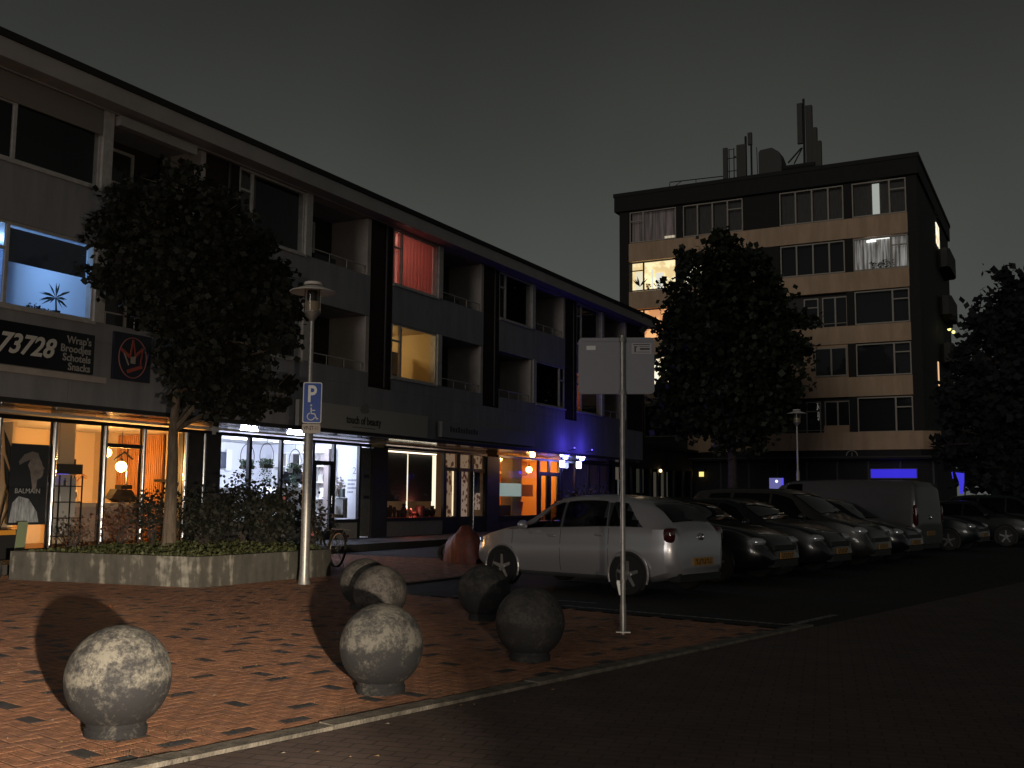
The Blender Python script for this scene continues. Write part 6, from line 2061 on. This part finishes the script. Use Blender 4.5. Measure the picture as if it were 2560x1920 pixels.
        MB().ball((x1 - 0.13, sd * 0.50, 0.38), 0.07, 12, 8, sq=(0.5, 1, 0.7)).build("fog_light", "clearlens", t, smooth=True, local=True)
        for xw in (sp["xf"], sp["xr"]):
            r_ = sp["wr"]
            w_ = hw(xw)
            ar = MB()
            ar.lathe([(0.001, 0.004), (r_ * 1.13, 0.004), (r_ * 1.13, -0.05)], (0, 0, 0), 36, axis="y")
            ar.v = [(x + xw, sd * (y + w_), max(0.10, z + r_)) for x, y, z in ar.v]
            ar.build("wheel_arch", "plasticblack", t, local=True)
            lp_ = MB()
            lp_.path([(xw + math.cos(a) * r_ * 1.16, sd * (w_ + 0.0), r_ + math.sin(a) * r_ * 1.16) for a in [-0.35 + (math.pi + 0.7) * q / 20 for q in range(21)]], 0.017, 6)
            lp_.build("arch_lip", paint, t, smooth=True, local=True)
            ty, ri = wheel_meshes(r_)
            wm = MB()
            wm.v, wm.f, wm.m = [(x + xw, sd * (y + w_ - 0.075), z + r_) for x, y, z in ty.v], list(ty.f), list(ty.m)
            wo_ = wm.build("wheel", "rubber", t, smooth=40, local=True)
            rm = MB()
            rm.v, rm.f, rm.m = [(x + xw, sd * (y + w_ - 0.075), z + r_) for x, y, z in ri.v], list(ri.f), list(ri.m)
            rm.build("rim", [rim, "plasticblack"], wo_, smooth=30, local=True)
    # grille, bumper intake, plates, rub strip
    MB().box(x1 - 0.10, -0.42, 0.56, x1 - 0.015, 0.42, 0.64).build("grille", "plasticblack", t, local=True)
    MB().box(x1 - 0.12, -0.45, 0.28, x1 + 0.002, 0.45, 0.40).build("air_intake", "plasticblack", t, local=True)
    for sgn, zz in ((-1, sp["plate"]), (1, 0.47)):
        xx = (x0 if sgn < 0 else x1) + sgn * 0.012
        pl_ = MB().box(xx - 0.008, -0.26, zz - 0.055, xx + 0.008, 0.26, zz + 0.055).build("number_plate", plate_col, t, local=True)
        ink = MB()
        for q in range(6):
            yy = -0.21 + q * 0.075
            ink.box(xx + sgn * 0.008 - 0.001, yy, zz - 0.034, xx + sgn * 0.008 + 0.001, yy + 0.016, zz + 0.034)
            ink.box(xx + sgn * 0.008 - 0.001, yy + 0.018, zz - 0.034 + 0.05 * (q % 2), xx + sgn * 0.008 + 0.0012, yy + 0.05, zz - 0.016 + 0.05 * (q % 2))
        ink.build("characters", "plateink", pl_, local=True)
    bd = MB().lathe([(0.001, 0), (0.055, 0.0), (0.055, 0.012), (0.045, 0.014)], (0, 0, 0), 20, axis="x")
    zb_ = 0.86 if kind != "van" else 1.0
    xb = next(x for x in xs if top(x) > zb_ + 0.02)
    bd.v = [(xb - x - 0.02, y, z + zb_) for x, y, z in bd.v]
    bd.build("badge", "chrome", t, smooth=True, local=True)
    MB().box(x0 + 0.03, -hw(x0 + 0.3) * 0.72, 0.22, x0 + 0.2, hw(x0 + 0.3) * 0.72, 0.34).build("rear_valance", "plasticblack", t, local=True)
    return t


def paintm(name, c, metal=0.5, rough=0.35):
    return mat(name, c, rough, metal, coat=0.6)


SILVER = paintm("silver_paint", (0.50, 0.49, 0.52), 0.6, 0.28)
BLACKP = paintm("black_paint", (0.006, 0.006, 0.007), 0.0, 0.25)
GREYP = paintm("dark_grey_paint", (0.009, 0.009, 0.011), 0.2, 0.35)
LGREY = paintm("light_grey_paint", (0.03, 0.029, 0.028), 0.3, 0.38)
VANP = paintm("van_grey_paint", (0.045, 0.043, 0.043), 0.1, 0.5)
TEALP = paintm("dark_teal_paint", (0.008, 0.012, 0.014), 0.2, 0.35)
H_IN = math.atan2(0.2334, -0.9724)
H_OUT = math.atan2(-0.199, 0.98)
car("silver five-door hatchback parked nose towards the shops, side towards the viewer", "hatch", SILVER, (-6.72, 15.32), H_IN, group=None, see=True, glassm="greyglass")
car("black saloon with its nose out, right behind the silver hatchback", "sedan", BLACKP, (-6.5, 18.35), H_OUT)
car("black saloon second behind the silver hatchback, sloping windscreen", "sedan", GREYP, (-6.02, 20.65), H_OUT)
car("light grey people carrier between two black cars", "mpv", LGREY, (-5.6, 23.2), H_OUT)
car("black hatchback next to the grey van", "hatch", BLACKP, (-5.1, 25.85), H_OUT)
car("tall grey van under the blue light box, rear end to the road", "van", VANP, (-5.55, 29.0), H_IN, group=None, cat="van", name="parked_van", glassm="darkglass")
car("dark teal hatchback just past the van", "hatch", TEALP, (-4.15, 33.2), H_OUT)
car("dark grey saloon past the teal hatchback, toward the trees", "sedan", GREYP, (-3.0, 37.6), H_OUT)
car("dark people carrier cut by the photo's edge, farthest in the row", "mpv", TEALP, (-1.9, 41.2), H_OUT)

# ---------------------------------------------------------------- bicycle
def bicycle(label, rear, d):
    d = Vector((d[0], d[1], 0)).normalized()
    up = Vector((0.10 * d.y, -0.10 * d.x, 1)).normalized()
    R_ = Vector((rear[0], rear[1], 0))
    P = lambda a, h, s=0.0: R_ + d * a + up * h + d.cross(up) * s
    t = thing("bicycle", label, "bicycle", (rear[0], rear[1], 0))
    r_ = 0.345
    for a in (0.0, 1.10):
        ty = MB()
        pts = [P(a + math.cos(q) * r_, r_ + math.sin(q) * r_) for q in [2 * math.pi * i / 32 for i in range(33)]]
        ty.path(pts, 0.022, 6)
        w_ = ty.build("wheel", "rubber", t, smooth=True)
        rm = MB()
        rm.path([P(a + math.cos(q) * 0.315, r_ + math.sin(q) * 0.315) for q in [2 * math.pi * i / 32 for i in range(33)]], 0.012, 5)
        rm.build("rim", mat("bike_rim", (0.7, 0.62, 0.56), 0.3, 0.8), w_, smooth=True)
        sk = MB()
        for i in range(18):
            q = 2 * math.pi * i / 18
            sk.tube(P(a, r_), P(a + math.cos(q) * 0.31, r_ + math.sin(q) * 0.31), 0.0022, n=4)
        sk.build("spokes", "galv", w_)
        mg = MB()
        mg.path([P(a + math.cos(q) * 0.385, r_ + math.sin(q) * 0.385) for q in [0.1 + 2.6 * i / 14 for i in range(15)]], 0.024, 6)
        mg.build("mudguard", "plasticblack", t, smooth=True)
    f = MB()
    bbk, seat, head = P(0.45, 0.30), P(0.28, 0.80), P(0.90, 0.86)
    for a, b, r1 in ((bbk, seat, 0.017), (bbk, P(0.93, 0.74), 0.020), (P(0.31, 0.68), P(0.91, 0.82), 0.016), (P(0, r_), bbk, 0.012), (P(0, r_), seat, 0.010), (head, P(1.10, r_), 0.015), (head, P(0.88, 1.02), 0.014)):
        f.tube(a, b, r1, n=8)
    f.build("frame", "plasticblack", t, smooth=True)
    MB().path([P(0.62, 1.04, 0.30), P(0.80, 1.05, 0.27), P(0.90, 1.04, 0.12), P(0.90, 1.03, -0.12), P(0.80, 1.05, -0.27), P(0.62, 1.04, -0.30)], 0.012, 7).build("handlebar", "chrome", t, smooth=True)
    for s in (0.30, -0.30):
        MB().tube(P(0.70, 1.045, s), P(0.58, 1.04, s), 0.017, n=8).build("grip", "plasticblack", t)
    MB().tube(P(0.28, 0.80), P(0.25, 0.93), 0.013, n=7).build("seat_post", "chrome", t)
    c = P(0.22, 0.97)
    sd_ = MB()
    for (a, w) in ((-0.13, 0.10), (-0.05, 0.105), (0.06, 0.05), (0.15, 0.022)):
        pass
    side_ = d.cross(up)
    ol = [(-0.13, 0.06), (-0.12, 0.10), (-0.05, 0.105), (0.05, 0.05), (0.15, 0.02), (0.15, -0.02), (0.05, -0.05), (-0.05, -0.105), (-0.12, -0.10), (-0.13, -0.06)]
    sd_.prism([c + d * a + side_ * b for a, b in ol], up * 0.06)
    sd_.build("saddle", "plasticblack", t)
    MB().lathe([(0.09, -0.006), (0.09, 0.006), (0.001, 0.008)], (0, 0, 0), 18, axis="y").xform(Matrix.Translation(bbk + side_ * 0.04) @ Matrix.Rotation(math.atan2(d.y, d.x), 4, "Z")).build("chainring", "galv", t)
    MB().path([P(-0.34, 0.74, 0.06), P(0.24, 0.74, 0.06), P(0.24, 0.74, -0.06), P(-0.34, 0.74, -0.06), P(-0.34, 0.74, 0.06)], 0.008, 5).tube(P(-0.3, 0.74, 0.05), P(0, r_, 0.05), 0.006, n=5).tube(P(-0.3, 0.74, -0.05), P(0, r_, -0.05), 0.006, n=5).build("carrier", "galv", t)
    MB().ball(P(-0.37, 0.62), 0.03, 8, 6).build("reflector", "redlens", t)
    MB().tube(P(0.1, 0.3, 0.06), P(0.02, 0.02, 0.2), 0.01, n=6).build("stand", "galv", t)
    return t


bicycle("dark city bicycle on its stand behind the planter's corner, lit rim edge", (-12.95, 16.75), (-0.9, 0.43))

# dark red covered scooter between the silver car's nose and the closed shop
cvr = thing("covered_scooter", "dark red cover draped over a scooter, past the silver car's nose", "scooter", (-11.5, 19.3, 0))
mb = MB()
ns, nr_ = 22, 18
prof = hermite([(-0.75, 0.10), (-0.68, 0.42), (-0.5, 0.56), (-0.25, 0.60), (0.0, 0.74), (0.2, 0.82), (0.38, 0.74), (0.6, 0.66), (0.8, 0.5), (0.88, 0.12)])
for i in range(ns + 1):
    x = -0.75 + 1.63 * i / ns
    h = prof(x)
    w_ = 0.30 * math.sin(math.pi * min(1, max(0.06, (x + 0.8) / 1.75))) ** 0.5
    for j in range(nr_ + 1):
        a = math.pi * j / nr_
        k = 1 + 0.05 * math.sin(a * 9 + i * 1.3) + 0.04 * math.sin(i * 2.1 + a * 4)
        mb.v.append((-11.55 + (x * 0.62 - math.cos(a) * w_ * k * 0.25) * 1.0, 19.3 + x * -0.22 + (-math.cos(a)) * w_ * k, max(0.005, math.sin(a) ** 0.55 * h * (1 + 0.02 * math.sin(i + a * 7)))))
for i in range(ns):
    for j in range(nr_):
        a = i * (nr_ + 1) + j
        mb.f.append((a, a + 1, a + nr_ + 2, a + nr_ + 1))
        mb.m.append(0)
mb.build("cover", mat("red_tarpaulin", (0.14, 0.04, 0.03), 0.6, var=0.3, vscale=4, bump=0.3, bscale=12), cvr, smooth=60)
MB().lathe([(0.12, -0.04), (0.19, -0.04), (0.20, 0.0), (0.19, 0.04), (0.12, 0.04)], (-12.0, 19.38, 0.2), 20, axis="y").build("wheel", "rubber", cvr, smooth=True)

# lettering becomes plain mesh
bpy.context.view_layer.update()
dg_ = bpy.context.evaluated_depsgraph_get()
for o in [q for q in COL.objects if q.type == "FONT"]:
    me = bpy.data.meshes.new_from_object(o.evaluated_get(dg_))
    nm, pr, mt = o.name, o.parent, o.matrix_local.copy()
    bpy.data.objects.remove(o)
    q = bpy.data.objects.new(nm, me)
    COL.objects.link(q)
    q.parent = pr
    q.matrix_local = mt
